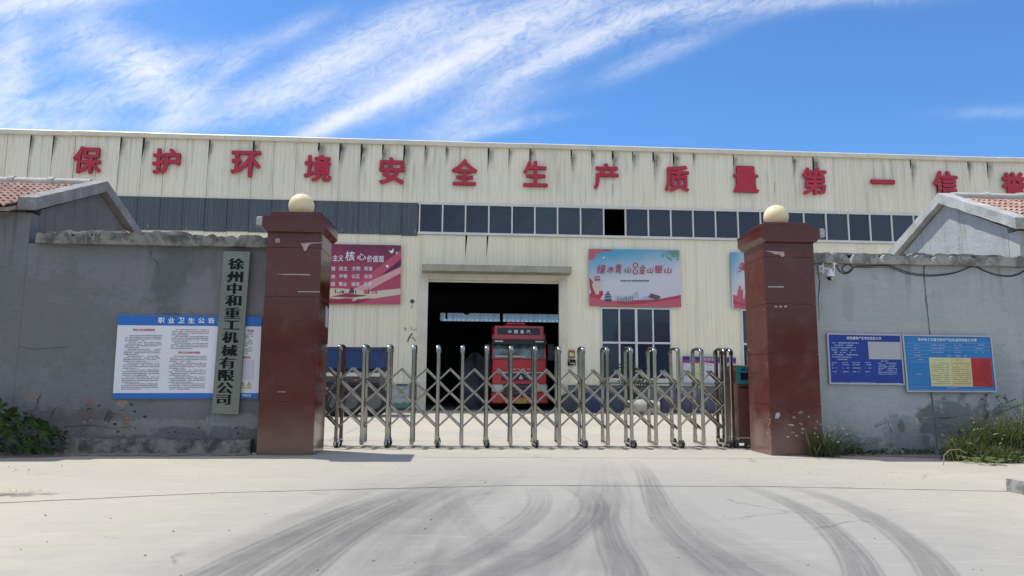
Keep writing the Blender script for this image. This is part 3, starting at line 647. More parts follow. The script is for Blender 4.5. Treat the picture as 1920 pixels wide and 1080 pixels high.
# door: jambs, header with rolled shutter, canopy
for a, b_ in ((DX0-.36, DX0), (DX1, DX1+.36)):
    mb = MB(); mb.box(a, b_, FY-.10, FY+.12, 0, DZ+.1); mb.box(a+.12, a+.24, FY-.125, FY-.10, 0, DZ+.1); build('door_jamb', mb, M_trim, fb)
mb = MB()
for k in range(3): mb.tube([(DX0-.0, FY+.02, DZ-.0+k*.1), (DX1, FY+.02, DZ+k*.1)], .05, 8)
sh = build('roller_shutter', mb, M_trim, fb, True)
build('shutter_box', MB().box(DX0-.355, DX1+.355, FY-.06, FY+.1, DZ+.105, DZ+.5), M_trim, fb)
ca = at(792, 506, FY-.6); cb = at(1070, 506, FY-.6)
mb = MB(); mb.prism([(FY-.75, DZ+.32), (FY-.75, DZ+.58), (FY-.02, DZ+.66), (FY-.02, DZ+.30)], 'x', ca.x-.02, cb.x+.02)
build('door_canopy', mb, mat('canopy_paint', (.36, .34, .27), .6, fn=plain_noise((.36, .34, .27), .2, 2)), fb)
mb = MB()
for k in range(28):
    x = ca.x+(cb.x-ca.x)*k/27; mb.box(x-.03, x+.03, FY-.78, FY-.02, DZ+.585, DZ+.625)
build('canopy_rib', mb, M_trim, fb, stuff=True)
# plinth wall below the cladding
mb = MB(); mb.box(X0, DX0-.365, FY-.14, FY+.11, 0, 1.07); mb.box(DX1+.365, X1, FY-.14, FY+.11, 0, 1.07); build('plinth', mb, M_dado, fb)
mb = MB(); mb.box(X0, DX0-.365, FY-.2, FY-.0, 1.07, 1.14); mb.box(DX1+.365, X1, FY-.2, FY-.0, 1.07, 1.14); build('plinth_ledge', mb, M_trim, fb)
# ground-floor windows: four lights wide, two high
def big_window(x0, x1):
    z0, z1 = wz0, wz1; zm = at(1190, 643, FY).z
    f_ = MB(); f_.box(x0, x0+.07, FY-.08, FY+.05, z0, z1); f_.box(x1-.07, x1, FY-.08, FY+.05, z0, z1)
    f_.box(x0+.07, x1-.07, FY-.08, FY+.05, z1-.07, z1); f_.box(x0+.07, x1-.07, FY-.08, FY+.05, z0, z0+.08); f_.box(x0+.07, x1-.07, FY-.075, FY+.05, zm-.04, zm+.04)
    w = build('window', f_, M_white, fb); cw = (x1-x0-.14)/4
    for k in range(1, 4):
        c = x0+.07+cw*k; hw = .05 if k == 2 else .032
        build('mullion', MB().box(c-hw, c+hw, FY-.07, FY+.04, z0+.08, zm-.04), M_white, w); build('mullion', MB().box(c-hw, c+hw, FY-.07, FY+.04, zm+.04, z1-.07), M_white, w)
    for k in range(4):
        a, b2 = x0+.07+cw*k+.03, x0+.07+cw*(k+1)-.03
        for u, v in ((z0+.08, zm-.04), (zm+.04, z1-.07)):
            t_ = rng.uniform(-.004, .004); q = MB(); q.add([(a, FY-.01+t_, u), (b2, FY-.01, u), (b2, FY-.01+t_, v), (a, FY-.01, v)], [(0, 1, 2, 3)]); build('pane', q, M_glass, w)
    build('sill', MB().box(x0-.08, x1+.08, FY-.2, FY-.0, z0-.1, z0-.005), M_trim, fb)
big_window(WX0, WX1); big_window(W2X0, W2X1)
# rust hole and scratches left of the doorway
mb = MB()
def scratch(pts, w=.012, Y=FY-.03):
    for (a, b2), (c, d) in zip(pts, pts[1:]):
        p, q = at(a, b2, Y), at(c, d, Y); mb.tube([p, q], w*.6, 4, 0)
scratch([(764, 641), (768, 631), (773, 625)], .035); scratch([(765, 635), (770, 632)], .03); scratch([(773, 632), (777, 636), (779, 640)], .025); scratch([(759, 614), (761, 619)], .03); scratch([(770, 612), (771, 618)], .015); scratch([(772, 619), (783, 617)], .012)
scratch([(773, 572), (771, 578)], .02); p = at(773, 565, FY-.03); mb.sphere(p, (.09, .02, .09), 8, 5)
build('torn_spot', mb, M_crack, fb, stuff=True)
# bay posts and crane inside the hall
mb = MB()
for x in (-8.6, 9.6):
    for y in (37, 45, 53): mb.box(x-.12, x+.12, y-.2, y+.2, 0, ZE-.4)
mb.box(-20, 28, 44.8, 45.2, at(930, 586, 45).z, at(930, 580, 45).z+1.0)
hook = at(875, 586, 45); mb.sphere((hook.x, 45, hook.z+.12), .26, 12, 8)
gl = at(838, 583, 45); mb.box(gl.x-.08, gl.x+.04, 44.9, 45.1, gl.z-.5, gl.z+.6); mb.add([(at(833, 576, 45.1).x, 45.05, at(833, 570, 45).z), (at(862, 588, 45).x, 45.05, at(862, 588, 45).z), (at(846, 577, 45).x, 45.05, at(846, 577, 45).z), (at(833, 578, 45).x, 45.05, at(833, 576, 45).z)], [(0, 1, 2, 3)])
build('crane_steelwork', mb, M_int, fb)

# lettering on the upper wall
chars = [('保', 164, 300, 54, 55), ('护', 312, 302.5, 53, 51), ('环', 461, 307.5, 56, 52), ('境', 596, 315.5, 52, 53), ('安', 735, 320, 49, 53), ('全', 871, 323, 49, 51), ('生', 1004, 326, 46.5, 50), ('产', 1136.5, 331, 47, 50), ('质', 1269, 335, 46, 50), ('量', 1398, 336, 47, 50), ('第', 1527, 340, 46, 51), ('一', 1655, 341, 45, 8.5), ('信', 1773, 347, 46, 53), ('誉', 1902, 350, 46, 54)]
nth = ['first', 'second', 'third', 'fourth', 'fifth', 'sixth', 'seventh', 'eighth', 'ninth', 'tenth', 'eleventh', 'twelfth', 'thirteenth', 'last']
for i, (ch, px, py, w, h) in enumerate(chars):
    mb = MB(); Y = FY-.12
    put_text(mb, ch, px, py, Y, wpx=w, hpx=h, off=.03, ext=.03)
    o = build('sign_character', mb, M_letter)
    tag(o, f'{nth[i]} red cut-out character {ch} from the left on the upper factory wall', 'sign letter', 'red characters of the slogan along the factory wall')

# ================================================================== BANNERS AND BOARDS
def grad(name, c0, c1, p0, p1, extra=None):
    def fn(t):
        P = t.P(); a = at(*p0, FY); b2 = at(*p1, FY); d = b2-a; L = d.length
        f = t.m('DIVIDE', t.vm('DOT_PRODUCT', t.vm('SUBTRACT', P, tuple(a)), tuple(d.normalized())), L, clamp=True)
        n = t.noise(P, 1.6, 4, .6); f = t.m('ADD', f, t.m('MULTIPLY', t.m('SUBTRACT', n, .5), .5), clamp=True)
        setc(t, t.mix(f, (*c0, 1), (*c1, 1)))
    return mat(name, c0, .5, fn=fn)
# left: red banner
BY = FY-.16
b1 = thing('banner', at(680, 570, BY), 'crimson banner with white characters between left gate pillar and doorway', 'banner', 'printed banners on the factory wall')
M_bred = grad('banner_crimson', (.15, .018, .07), (.50, .07, .12), (700, 465), (690, 552))
mb = MB(); mb.prism([(p.x, p.z) for p in (at(597, 457, BY), at(752, 460, BY), at(750, 570, BY), at(597, 568, BY))], 'y', BY, BY+.05); build('canvas', mb, M_bred, b1)
Bp = [M_inkw, mat('print_pink', (.50, .08, .14), .5), mat('print_deepred', (.30, .02, .06), .5), mat('print_sand', (.62, .55, .42), .5), mat('print_purple', (.10, .02, .07), .5), mat('print_palepink', (.66, .35, .36), .5)]
mb = MB(); Yp = BY-.006
def poly(pts, m, Y=None): mb.quadpx(pts, Y or Yp, m)
poly([(752, 468), (752, 485), (700, 535), (660, 540)], 1); poly([(752, 500), (752, 512), (690, 545), (650, 548)], 5, Yp-.002); poly([(752, 485), (752, 498), (710, 520)], 4, Yp-.003)
poly([(598, 540), (640, 541), (700, 546), (751, 541), (751, 556), (700, 560), (640, 555), (598, 557)], 3, Yp-.004)
poly([(598, 552), (625, 560), (660, 563), (700, 558), (751, 549), (751, 545), (700, 549), (660, 551), (630, 549), (598, 548)], 3, Yp-.006)
poly([(620, 556), (650, 550), (690, 554), (660, 558)], 2, Yp-.008); poly([(598, 569.5), (620, 562), (650, 559), (690, 562), (670, 569.5)], 2, Yp-.008); poly([(670, 569.5), (700, 560), (751, 552), (751, 569.5)], 1, Yp-.008)
poly([(660, 562), (668, 559), (672, 560), (662, 565)], 3, Yp-.01)
for x, h in [(629, 8), (633, 2), (636, 2), (639, 4), (642, 6), (644, 5), (648, 2), (655, 5), (657, 8), (659, 11), (661, 9), (663, 7), (667, 6)]: poly([(x-.9, 550-h), (x+.9, 550-h), (x+.9, 550), (x-.9, 550)], 4, Yp-.01)
for x, h in [(683, 7), (686, 8), (688, 6), (690.5, 11), (692, 6), (698, 5), (703, 6), (706, 5)]: poly([(x-.8, 551-h), (x+.8, 551-h), (x+.8, 551), (x-.8, 551)], 2, Yp-.01)
poly([(728, 469.5), (735, 470), (737, 465), (738.5, 469), (737, 474), (733, 475), (731, 472)], 0, Yp-.01); poly([(742, 476), (744, 471), (746, 475.5)], 0, Yp-.01)
p = [(726+2.6*math.cos(a*.7854), 499+2.6*math.sin(a*.7854)) for a in range(8)]; poly(p, 0, Yp-.01)
put_text(mb, '社会', 611, 483.5, Yp-.01, hpx=11, m=0, off=.02)
put_text(mb, '主义', 634, 484, Yp-.01, hpx=12.5, wpx=20, m=0, off=.02)
put_text(mb, '核', 656.5, 480, Yp-.01, hpx=19, wpx=18, m=0, off=.015)
put_text(mb, '心', 678, 481.5, Yp-.01, hpx=13, wpx=17, m=0, off=.015)
put_text(mb, '价值观', 704, 485.5, Yp-.01, hpx=13, wpx=32, m=0, off=.02)
for row, y, sh_ in (('富强 民主 文明 和谐', 503.5, 0), ('自由 平等 公正 法治', 518, -.5), ('爱国 敬业 诚信 友善', 532.5, -1)):
    for k, wd in enumerate(row.split()): put_text(mb, wd, (621, 644, 667.5, 690.5)[k]+sh_, y, Yp-.01, hpx=8, wpx=15.5, m=0, off=.015)
build_print(mb, Bp, b1)

# right: landscape banner
b2_ = thing('banner', at(1190, 575, BY), 'pale blue landscape banner above the four-light ground floor window', 'banner', 'printed banners on the factory wall')
M_bsky = grad('banner_sky', (.08, .34, .52), (.58, .58, .64), (1190, 470), (1200, 520))
mb = MB(); mb.prism([(p.x, p.z) for p in (at(1104, 466.5, BY), at(1274, 469, BY), at(1277.5, 576, BY), at(1105, 573.5, BY))], 'y', BY, BY+.05); build('canvas', mb, M_bsky, b2_)
P2 = [mat('print_crimson', (.42, .04, .09), .5), mat('print_rose', (.50, .10, .14), .5), mat('print_leaf', (.14, .34, .22), .5), mat('print_slate', (.05, .09, .12), .5), mat('print_mist', (.36, .44, .48), .5), mat('print_stone', (.60, .50, .42), .5), M_inkw, mat('print_brown', (.10, .08, .08), .5)]
mb = MB()
poly([(1104.3, 467), (1133, 467.5), (1130, 472), (1124, 476), (1117, 474), (1117, 482), (1110, 487), (1104.5, 487)], 1)
poly([(1133, 467.5), (1152, 468), (1140, 471), (1130, 472)], 0, Yp-.002)
for k in range(90):
    x = 1274-abs(rng.gauss(0, 13)); y = 470+abs(rng.gauss(0, 8)); x = max(1242, x); s_ = rng.uniform(1.2, 3)
    if y < 500 and x+s_ < 1275: poly([(x-s_, max(470, y-s_*.2)), (x-s_*.2, max(470, y-s_*.55)), (x+s_*.8, max(470, y-s_*.3)), (x+s_*.9, y+s_*.3), (x, y+s_*.5)], 2, Yp-.002-k*.0002)
poly([(1105, 520), (1112, 528), (1118, 545), (1130, 545), (1131, 552), (1124, 562), (1150, 566), (1104.8, 573), (1105, 552), (1109, 548), (1106, 540)], 0, Yp-.01)
poly([(1105, 556), (1130, 562), (1170, 566), (1230, 563), (1277, 554), (1277.3, 575.5), (1105.2, 573.2)], 1, Yp-.012)
poly([(1150, 566), (1180, 563), (1230, 562), (1276.9, 553), (1276.8, 559), (1230, 566), (1190, 571), (1170, 571)], 0, Yp-.014)
poly([(1117, 552), (1111, 538), (1110, 532), (1114, 530), (1117, 533), (1119, 527), (1124, 528), (1131, 523), (1132.5, 524), (1128, 535), (1124.5, 541), (1123, 552)], 5, Yp-.016)
poly([(1115, 518), (1125, 518), (1125, 526), (1115, 526)], 0, Yp-.017); poly([(1114, 520.5), (1126, 520.5), (1126, 522), (1114, 522)], 5, Yp-.018)
# pagoda, mast, skyline, arch, bookstand
for w, y, h in ((8, 563, 3), (7.5, 558, 3), (6.2, 553.5, 2.6), (3, 549.5, 2)): poly([(1140-w, y), (1140-w*.6, y-h), (1140+w*.6, y-h), (1140+w, y)], 3, Yp-.02)
poly([(1134.5, 565.5), (1134.5, 560), (1146, 560), (1146, 565.5)], 3, Yp-.021); poly([(1139.6, 550), (1139.6, 545), (1140.6, 545), (1140.6, 550)], 3, Yp-.021)
poly([(1153.7, 565), (1154.3, 549), (1154.9, 565)], 4, Yp-.02); poly([(1153, 554), (1155.6, 554), (1155.6, 556), (1153, 556)], 4, Yp-.021)
for k in range(26):
    x = 1158+k*1.15+rng.uniform(-.3, .3); h = rng.uniform(2, 10) if k % 4 else rng.uniform(8, 12); poly([(x-.5, 564.5-h), (x+.5, 564.5-h), (x+.5, 565), (x-.5, 565)], 4 if k % 3 else 3, Yp-.02-k*.0001)
poly([(1189, 559), (1190, 548), (1196, 548), (1198, 560), (1195.5, 560), (1194, 552), (1191.5, 552), (1191.5, 559)], 4, Yp-.02)
poly([(1200, 561), (1212, 555), (1222, 558), (1240, 560)], 4, Yp-.019); poly([(1215, 557), (1221, 550), (1239.5, 556), (1233, 563)], 7, Yp-.022)
poly([(1129, 484), (1132, 481.5), (1135, 480.5), (1133, 484), (1131, 485)], 6, Yp-.02)
Yt = Yp-.024
for ch, x, y, h, w in (('绿', 1127, 505, 17, 17), ('水', 1145, 505, 13, 14), ('青', 1160, 504, 18, 12), ('山', 1177, 506, 11, 13), ('金', 1204.5, 505, 17, 13), ('山', 1219, 507, 11, 12), ('银', 1235, 505, 15, 15), ('山', 1252.5, 507, 11, 15)): put_text(mb, ch, x, y, Yt, hpx=h, wpx=w, m=0, shear=.18, shift=1, dx=.012)
for ch, y in (('就', 497.5), ('是', 509.5)):
    poly([(1191.5+5*math.cos(a*math.pi/6), y+5*math.sin(a*math.pi/6)) for a in range(12)], 0, Yt+.002); put_text(mb, ch, 1191.5, y, Yt, hpx=6, m=6)
lines(mb, 1163, 1218, 526.5, Yt, 3, .95, 2.4, 2.2)
build_print(mb, P2, b2_)

# third banner, mostly behind the right pillar
b3 = thing('banner', at(1430, 575, BY), 'pale blue banner mostly hidden behind the right gate pillar', 'banner', 'printed banners on the factory wall')
mb = MB(); q = [at(1369, 472.5, BY), at(1400, 473, BY), at(1400, 580, BY), at(1375, 578, BY)]; xr = q[0].x+3.9
M_b3 = grad('banner_sky_pale', (.06, .32, .52), (.56, .58, .62), (1368, 480), (1400, 500))
xl = at(1371, 520, BY).x; mb.box(xl, xl+3.9, BY, BY+.05, at(1375, 578, BY).z, at(1371, 473, BY).z); build('canvas', mb, M_b3, b3)
mb = MB(); poly([(1374.5, 552), (1385, 556), (1402, 563), (1402, 578.5), (1375.5, 577.5)], 1, Yp); poly([(1374.5, 563), (1402, 571), (1402, 575), (1375, 569)], 0, Yp-.003)
poly([(1382, 556), (1384, 543), (1386, 541), (1385, 537), (1388, 535), (1389.5, 538), (1389, 541), (1392, 545), (1391, 556), (1389.5, 561)], 1, Yp-.004); poly([(1391, 560), (1392, 546), (1393.6, 541), (1393, 560)], 1, Yp-.004)
poly([(1396, 560), (1397, 552), (1399.5, 552), (1400.5, 562)], 1, Yp-.004)
put_text(mb, '美丽', 1404, 501, Yp-.004, hpx=18, m=0, shear=.2, shift=1)
build_print(mb, P2, b3)

# purple and white board low on the wall behind the gate's right end
b4 = thing('notice_board', at(1330, 716, FY-.3), 'long notice board with purple header and pale sheets low behind the gate', 'notice board')
Yq = FY-.26
mb = MB(); q0, q1 = at(1279.5, 667, Yq), at(1381, 719, Yq); mb.box(q0.x, q1.x, Yq, Yq+.05, q1.z-.02, q0.z); build('panel', mb, mat('board_grey', (.42, .43, .44), .6), b4)
mb = MB()
poly([(1280, 668), (1380, 671), (1380, 678), (1280, 675)], 0, Yq-.004); poly([(1318, 669.5), (1345, 670.3), (1345, 677), (1318, 676.2)], 3, Yq-.006); poly([(1280, 675), (1380, 678), (1380, 683), (1280, 680)], 1, Yq-.004)
for a, b_, m_ in ((1282, 1298, 2), (1303, 1316, 4), (1321, 1326, 2), (1327, 1342, 2), (1347, 1360, 2), (1363, 1379, 4)): poly([(a, 681), (b_, 682), (b_, 717), (a, 716)], m_, Yq-.005); [lines(mb, a+2, b_-2, 685+k*5, Yq-.007, 5, .6, 1.2, 2) for k in range(5)]
put_text(mb, '安全生产', 1333, 673.6, Yq-.01, hpx=5.5, wpx=27, m=2, off=.02); put_text(mb, '应急', 1298, 672, Yq-.01, hpx=5.5, m=2, off=.02); lines(mb, 1288, 1374, 678.5, Yq-.008, 2, .6, 1.6, 3, .03)
build_print(mb, [mat('print_indigo', (.02, .03, .22), .5), mat('print_magenta', (.35, .03, .14), .5), mat('print_offwhite', (.62, .60, .64), .5), mat('print_violet', (.20, .05, .24), .5), M_cream, M_inkg], b4)
# two small plates beside the doorway
def plate(cx, cy, w, h, c, label, marks):
    Y = FY-.14; t_ = thing('safety_plate', at(cx, cy+h/2, Y), label, 'sign'); a, b_ = at(cx-w/2, cy-h/2, Y), at(cx+w/2, cy+h/2, Y)
    build('plate', MB().box(a.x, b_.x, Y, Y+.02, b_.z, a.z), c, t_); global mb; mb = MB(); marks(Y-.003); build_print(mb, [M_ink, M_inkw, M_cream], t_)
plate(1072, 664, 12, 15, mat('plate_red', (.30, .09, .06), .5), 'small reddish safety plate right of the doorway, above a black one', lambda Y: (poly([(1068, 668), (1068, 662), (1071, 659), (1073, 664), (1076, 661), (1076, 668)], 2, Y), poly([(1069, 660), (1071, 660), (1071, 658), (1069, 658)], 0, Y-.002)))
plate(1072, 680, 15, 11, M_ink, 'small black plate right of the doorway, under the reddish one', lambda Y: [lines(mb, 1066, 1078, y, Y, 2, .7, 2, 3) for y in (677, 681, 684)])

# green-white placards leaning on the plinth left of the doorway
Y = FY-.4
b5 = thing('placard', at(722, 770, Y), 'two pale green and white placards on the plinth left of the doorway', 'placard')
for a, b_, tx in ((710, 725, '保护'), (735, 766, '环境')):
    pa, pb = at(a, 724, Y), at(b_, 764, Y); build('placard_sheet', MB().box(pa.x, pb.x, Y, Y+.03, pb.z, pa.z), mat('placard_print', (.40, .45, .46), .5, fn=lambda t: setc(t, t.mix(t.ramp(t.noise(t.P(), 1.6, 3, .5), .4, .6), (.42, .46, .48, 1), (.30, .42, .38, 1)))), b5)
mb = MB(); put_text(mb, '保护', 717.5, 733, Y-.01, hpx=5, m=0, off=.02); put_text(mb, '环境', 717.5, 739.5, Y-.01, hpx=5, m=0, off=.02); put_text(mb, '绿色', 751, 733, Y-.01, hpx=5, m=1, off=.02)
poly([(735, 758), (742, 754), (750, 757), (758, 753), (766, 757), (766, 763.5), (735, 763)], 2, Y-.004); lines(mb, 738, 764, 745, Y-.004, 1, .6, 1.4, 3); poly([(710, 756), (725, 756), (725, 763.5), (710, 763)], 2, Y-.004)
build_print(mb, [M_ink, M_inkg, mat('print_green', (.10, .26, .2), .5)], b5)

# ================================================================== GATE PILLARS
def pillar(x0, x1, label, left):
    t_ = thing('gate_pillar', ((x0+x1)/2, 12.15, 0), label, 'gate pillar', 'granite clad pillars either side of the gate')
    y0, y1 = 11.72, 12.6; e = .02
    build('core', MB().box(x0+e, x1-e, y0+e, y1-e, 0, 3.62), M_bed, t_)
    zs = [0, .83, 1.66, 2.5, 3.3, 3.58]; g_ = .0035
    for za, zb in zip(zs, zs[1:]):
        for f in range(4):
            j = rng.uniform(-.0015, .0015); mb = MB(); c = .004
            if f == 0: mb.bbox(x0+.001, x1-.001, y0+j, y0+e-.001+j, za+g_, zb-g_, .0015)
            if f == 1: mb.bbox(x0+.001, x1-.001, y1-e+.001+j, y1+j, za+g_, zb-g_, .0015)
            if f == 2: mb.bbox(x0+j, x0+e-.001+j, y0+e+.003, y1-e-.003, za+g_, zb-g_, .0015)
            if f == 3: mb.bbox(x1-e+.001+j, x1+j, y0+e+.003, y1-e-.003, za+g_, zb-g_, .0015)
            build('facing_slab', mb, M_gran, t_)
    # two-step cap; one outer end has lost its stone and shows cement
    cap0, cap1 = x0-.07, x1+.08; 
    cx0, cx1 = (cap0+.0, cap1) if not left else (cap0, cap1)
    mb = MB(); mb.prism([(cx0, 3.625), (cx0, 3.80), (cx1, 3.80), (cx1, 3.625), (cx1-.07, 3.55), (cx0+.07, 3.55)], 'y', 11.64, 12.70); build('cap', mb, M_gran, t_)
    lip = MB().box(cx0-.006, cx1+.006, 11.632, 12.71, 3.778, 3.803); build('cap_lip', lip, M_gran, t_)
    ex = (cx1, cx1+.11) if not left else (cx0-.11, cx0)
    build('bare_cap_end', MB().bbox(ex[0]+.002, ex[1]-.002, 11.66, 12.68, 3.65, 3.795, .012), M_cem, t_)
    build('cap_step', MB().bbox(x0+.03, x1-.03, 11.72, 12.6, 3.804, 3.905, .006), M_gran, t_)
    gx = at(1455 if not left else 564.5, 407, 12.1).x; gl = thing('globe_lamp', (gx, 12.1, 3.9), ('pale yellow ball on the cap of the left gate pillar' if left else 'pale yellow ball on the cap of the right gate pillar'), 'globe lamp', 'round yellow balls topping the gate pillars')
    r_ = .213; build('globe', MB().sphere((gx, 12.1, 3.9+r_*.86), r_, 40, 24), M_globe, gl, True)
    build('collar', MB().tube([(gx, 12.1, 3.9), (gx, 12.1, 3.925)], .13, 24), M_bed, gl)
    return t_
pl = pillar(-3.205, -2.335, 'left red granite gate pillar beside the long upright nameplate', True)
pr_ = pillar(5.06, 5.93, 'right red granite gate pillar next to the wall with the security camera', False)
def chip(parent, pts, Y, m, name='chip'):
    mb = MB(); Q = [at(px, py, Y) for px, py in pts]; mb.prism([(p.x, p.z) for p in Q][::-1], 'y', Y, Y+.006); build(name, mb, m, parent)
YP = 11.713
chip(pl, [(564, 456), (584, 456), (578, 461), (575, 468), (571, 471), (568, 464)], YP, M_chip)
chip(pl, [(573, 455.4), (604, 454.4), (604, 455.8), (573, 456.6)], YP-.001, M_cem)
chip(pl, [(558, 546), (600, 546.5), (600, 548), (558, 547.6)], YP, M_cem); chip(pl, [(518, 513.5), (580, 514), (584, 516), (530, 515.2)], YP, M_chip)
chip(pl, [(520, 734), (536, 734.3), (536, 735.6), (520, 735)], YP, M_chip); chip(pl, [(516, 447), (525, 447), (525, 455), (516, 455)], YP, M_bed)
chip(pr_, [(1435, 470), (1470, 472), (1471, 480), (1466, 482), (1462, 478), (1452, 476), (1445, 473)], YP, M_chip)
chip(pr_, [(1440, 536.5), (1470, 537), (1470, 539), (1440, 538.6)], YP, M_cem)
for a in (1452, 1461, 1470): chip(pr_, [(a, 573), (a+6, 573.5), (a+5, 576.5), (a+1, 576)], YP, M_chip)
chip(pr_, [(1455, 775), (1461, 773), (1463, 779), (1459, 785), (1453, 784)], YP, M_cem)
# torn sticker on the inner side of the left pillar, chips along the right pillar's inner edge
p = at(600, 600, 12.3); mb = MB(); mb.prism([(12.3, 2.07), (12.5, 2.05), (12.5, 2.4), (12.42, 2.36), (12.38, 2.42), (12.26, 2.40), (12.28, 2.2)], 'x', -2.333, -2.327); build('torn_sticker', mb, mat('paper_scrap', (.42, .4, .4), .8), pl)
mb = MB()
for k in range(26):
    y = 11.73+abs(rng.gauss(0, .06)); z = rng.uniform(.02, 2.6) if k > 12 else rng.uniform(.02, .6); s_ = rng.uniform(.006, .022)
    mb.prism([(y, z), (y+s_, z+s_*.3), (y+s_*.8, z+s_*1.2), (y+s_*.2, z+s_)], 'x', 5.0585, 5.0625)
build('edge_chips', mb, M_chip, pr_, stuff=True)
# render return strip between right pillar and wall
build('render_strip', MB().box(5.931, 5.985, 11.98, 12.55, 0, 3.35), M_wallR, pr_)

# ================================================================== BOUNDARY WALLS
def rough_bar(x0, x1, y0, y1, z0, z1, amp, n, chipamt=0.0, fr=(0, 0)):
    """long bar with uneven edges; top broken here and there"""
    mb = MB(); ring = [(y0, z0), (y0, z1), ((y0+y1)/2, z1), (y1, z1), (y1, z0)]
    d = [0, 0]
    for i in range(n+1):
        x = x0+(x1-x0)*i/n
        d = [d[0]*.7+rng.gauss(0, amp*.6), d[1]*.7+rng.gauss(0, amp*.6)]; hole = chipamt*abs(rng.gauss(0, 1)) if rng.random() < .3 else 0
        for k, (y, z) in enumerate(ring):
            top = k in (1, 2, 3)
            mb.v.append((x, y+(d[0] if k < 2 else 0)+(hole*.5 if k == 1 else 0), z+(d[1]-(hole if k in (1, 2) else 0) if top else rng.uniform(-amp, amp)*.5)))
    m_ = 5
    for i in range(n):
        for k in range(m_): j = (k+1) % m_; mb.face((i*m_+k, (i+1)*m_+k, (i+1)*m_+j, i*m_+j))
    mb.face([4, 3, 2, 1, 0]); mb.face([n*m_+k for k in range(m_)]); return mb
wl = thing('boundary_wall', (-5.2, 12.25, 0), 'dark grey rendered wall left of the gate behind the blue and white notice board', 'wall')
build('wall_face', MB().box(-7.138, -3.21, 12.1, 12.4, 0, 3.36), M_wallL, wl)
build('coping', rough_bar(-6.97, -3.21, 11.98, 12.52, 3.35, 3.54, .012, 60, .035), M_cop, wl)
build('coping_mortar', rough_bar(-6.6, -4.6, 12.05, 12.45, 3.52, 3.585, .012, 30, .03), M_copR, wl)
build('plinth', rough_bar(-6.2, -3.36, 11.93, 12.11, 0, .225, .012, 50, .03), M_cop, wl)
M_crk = mat('crack_line', (.05, .05, .05), .95)
def crack(parent, pts, Y=12.0975):
    mb = MB(); LL = []
    for (a, b_, w), (c, d, w2) in zip(pts, pts[1:]):
        n = max(2, int(math.hypot(c-a, d-b_)/3))
        for k in range(n): f = k/n; LL.append((a+(c-a)*f+rng.uniform(-.8, .8), b_+(d-b_)*f+rng.uniform(-.5, .5), (w+(w2-w)*f)*rng.uniform(.6, 1.3)))
    LL.append(pts[-1])
    for (a, b_, w), (c, d, w2) in zip(LL, LL[1:]):
        L_ = math.hypot(c-a, d-b_) or 1; nx, ny = -(d-b_)/L_, (c-a)/L_
        mb.quadpx([(a+nx*w/2, b_+ny*w/2), (a-nx*w/2, b_-ny*w/2), (c-nx*w2/2, d-ny*w2/2), (c+nx*w2/2, d+ny*w2/2)], Y)
    build('crack', mb, M_crk, parent)
crack(wl, [(78, 738, 1.5), (72, 748, 3), (68, 768, 1)]); crack(wl, [(108, 762, .8), (101, 770, 2.5), (93, 783, 1)]); crack(wl, [(203, 772, 1), (198, 782, 4), (196, 790, 1)]); crack(wl, [(0, 640, .5), (60, 655, .8), (130, 650, .5)])
crack(wl, [(282, 470, 1.2), (284, 482, .8), (295, 492, 1.4), (300, 510, .6)]); crack(wl, [(120, 800, 1), (170, 797, 1.5), (215, 803, .8), (250, 800, 1.2)]); crack(wl, [(150, 812, .8), (165, 800, .5), (163, 785, 1)])
mb = MB()                                   # flakes of render hanging or fallen away above the plinth
for k in range(46):
    x = rng.uniform(-6.3, -4.9) if k % 3 else rng.uniform(-4.9, -3.5); z = rng.uniform(.3, .8) if k % 3 else rng.uniform(.24, .4); r_ = rng.uniform(.008, .035)
    pts = [(x+r_*rng.uniform(.6, 1.3)*math.cos(a*1.05), z+r_*rng.uniform(.4, .9)*math.sin(a*1.05)) for a in range(6)]
    mb.prism(pts, 'y', 12.094, 12.0995, k % 2)
build('loose_render_flakes', mb, [M_crk, mat('flake_pale', (.24, .22, .21), .95)], wl, stuff=True)
wr = thing('boundary_wall', (8.5, 12.25, 0), 'pale grey rendered wall right of the gate with a long vertical crack', 'wall')
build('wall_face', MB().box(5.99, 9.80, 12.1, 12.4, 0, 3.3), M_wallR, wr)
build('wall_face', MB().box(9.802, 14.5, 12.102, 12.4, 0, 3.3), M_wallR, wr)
build('coping', rough_bar(5.95, 14.5, 11.98, 12.5, 3.26, 3.43, .010, 110, .03), M_copR, wr)
build('coping_mortar', rough_bar(6.4, 14.5, 12.06, 12.46, 3.42, 3.465, .012, 90, .035), M_cop, wr)
mb = MB(); L_ = [(1733, 490, 4), (1732, 515, 3.4), (1735, 540, 2.6), (1736.5, 562, 3.2), (1739, 590, 2.2), (1741, 606, 2), (1743, 622, 2.6), (1747, 740, 4), (1750, 770, 3.2), (1754, 800, 3), (1757, 840, 3.6)]
LL = []
for (a, b_, w), (c, d, w2) in zip(L_, L_[1:]):
    n = max(2, int((d-b_)/5))
    for k in range(n): f = k/n; LL.append((a+(c-a)*f+rng.uniform(-.7, .7), b_+(d-b_)*f, (w+(w2-w)*f)*rng.uniform(.75, 1.2)))
LL.append(L_[-1])
for (a, b_, w), (c, d, w2) in zip(LL, LL[1:]): mb.quadpx([(a-w/2, b_), (a+w/2, b_), (c+w2/2, d), (c-w2/2, d)], 12.0975)
crack(wr, [(1640, 800, .8), (1665, 792, .6), (1672, 812, 1.2)]); crack(wr, [(1760, 783, 1.5), (1775, 784, 2), (1795, 781, .8)]); crack(wr, [(1532, 500, 1), (1537, 530, 2), (1534, 560, 1.4), (1536, 600, .8)])
build('crack', mb, mat('crack_stain', (.15, .16, .16), .95, fn=plain_noise((.16, .17, .17), .3, 6)), wr)
mb = MB(); px = 1526
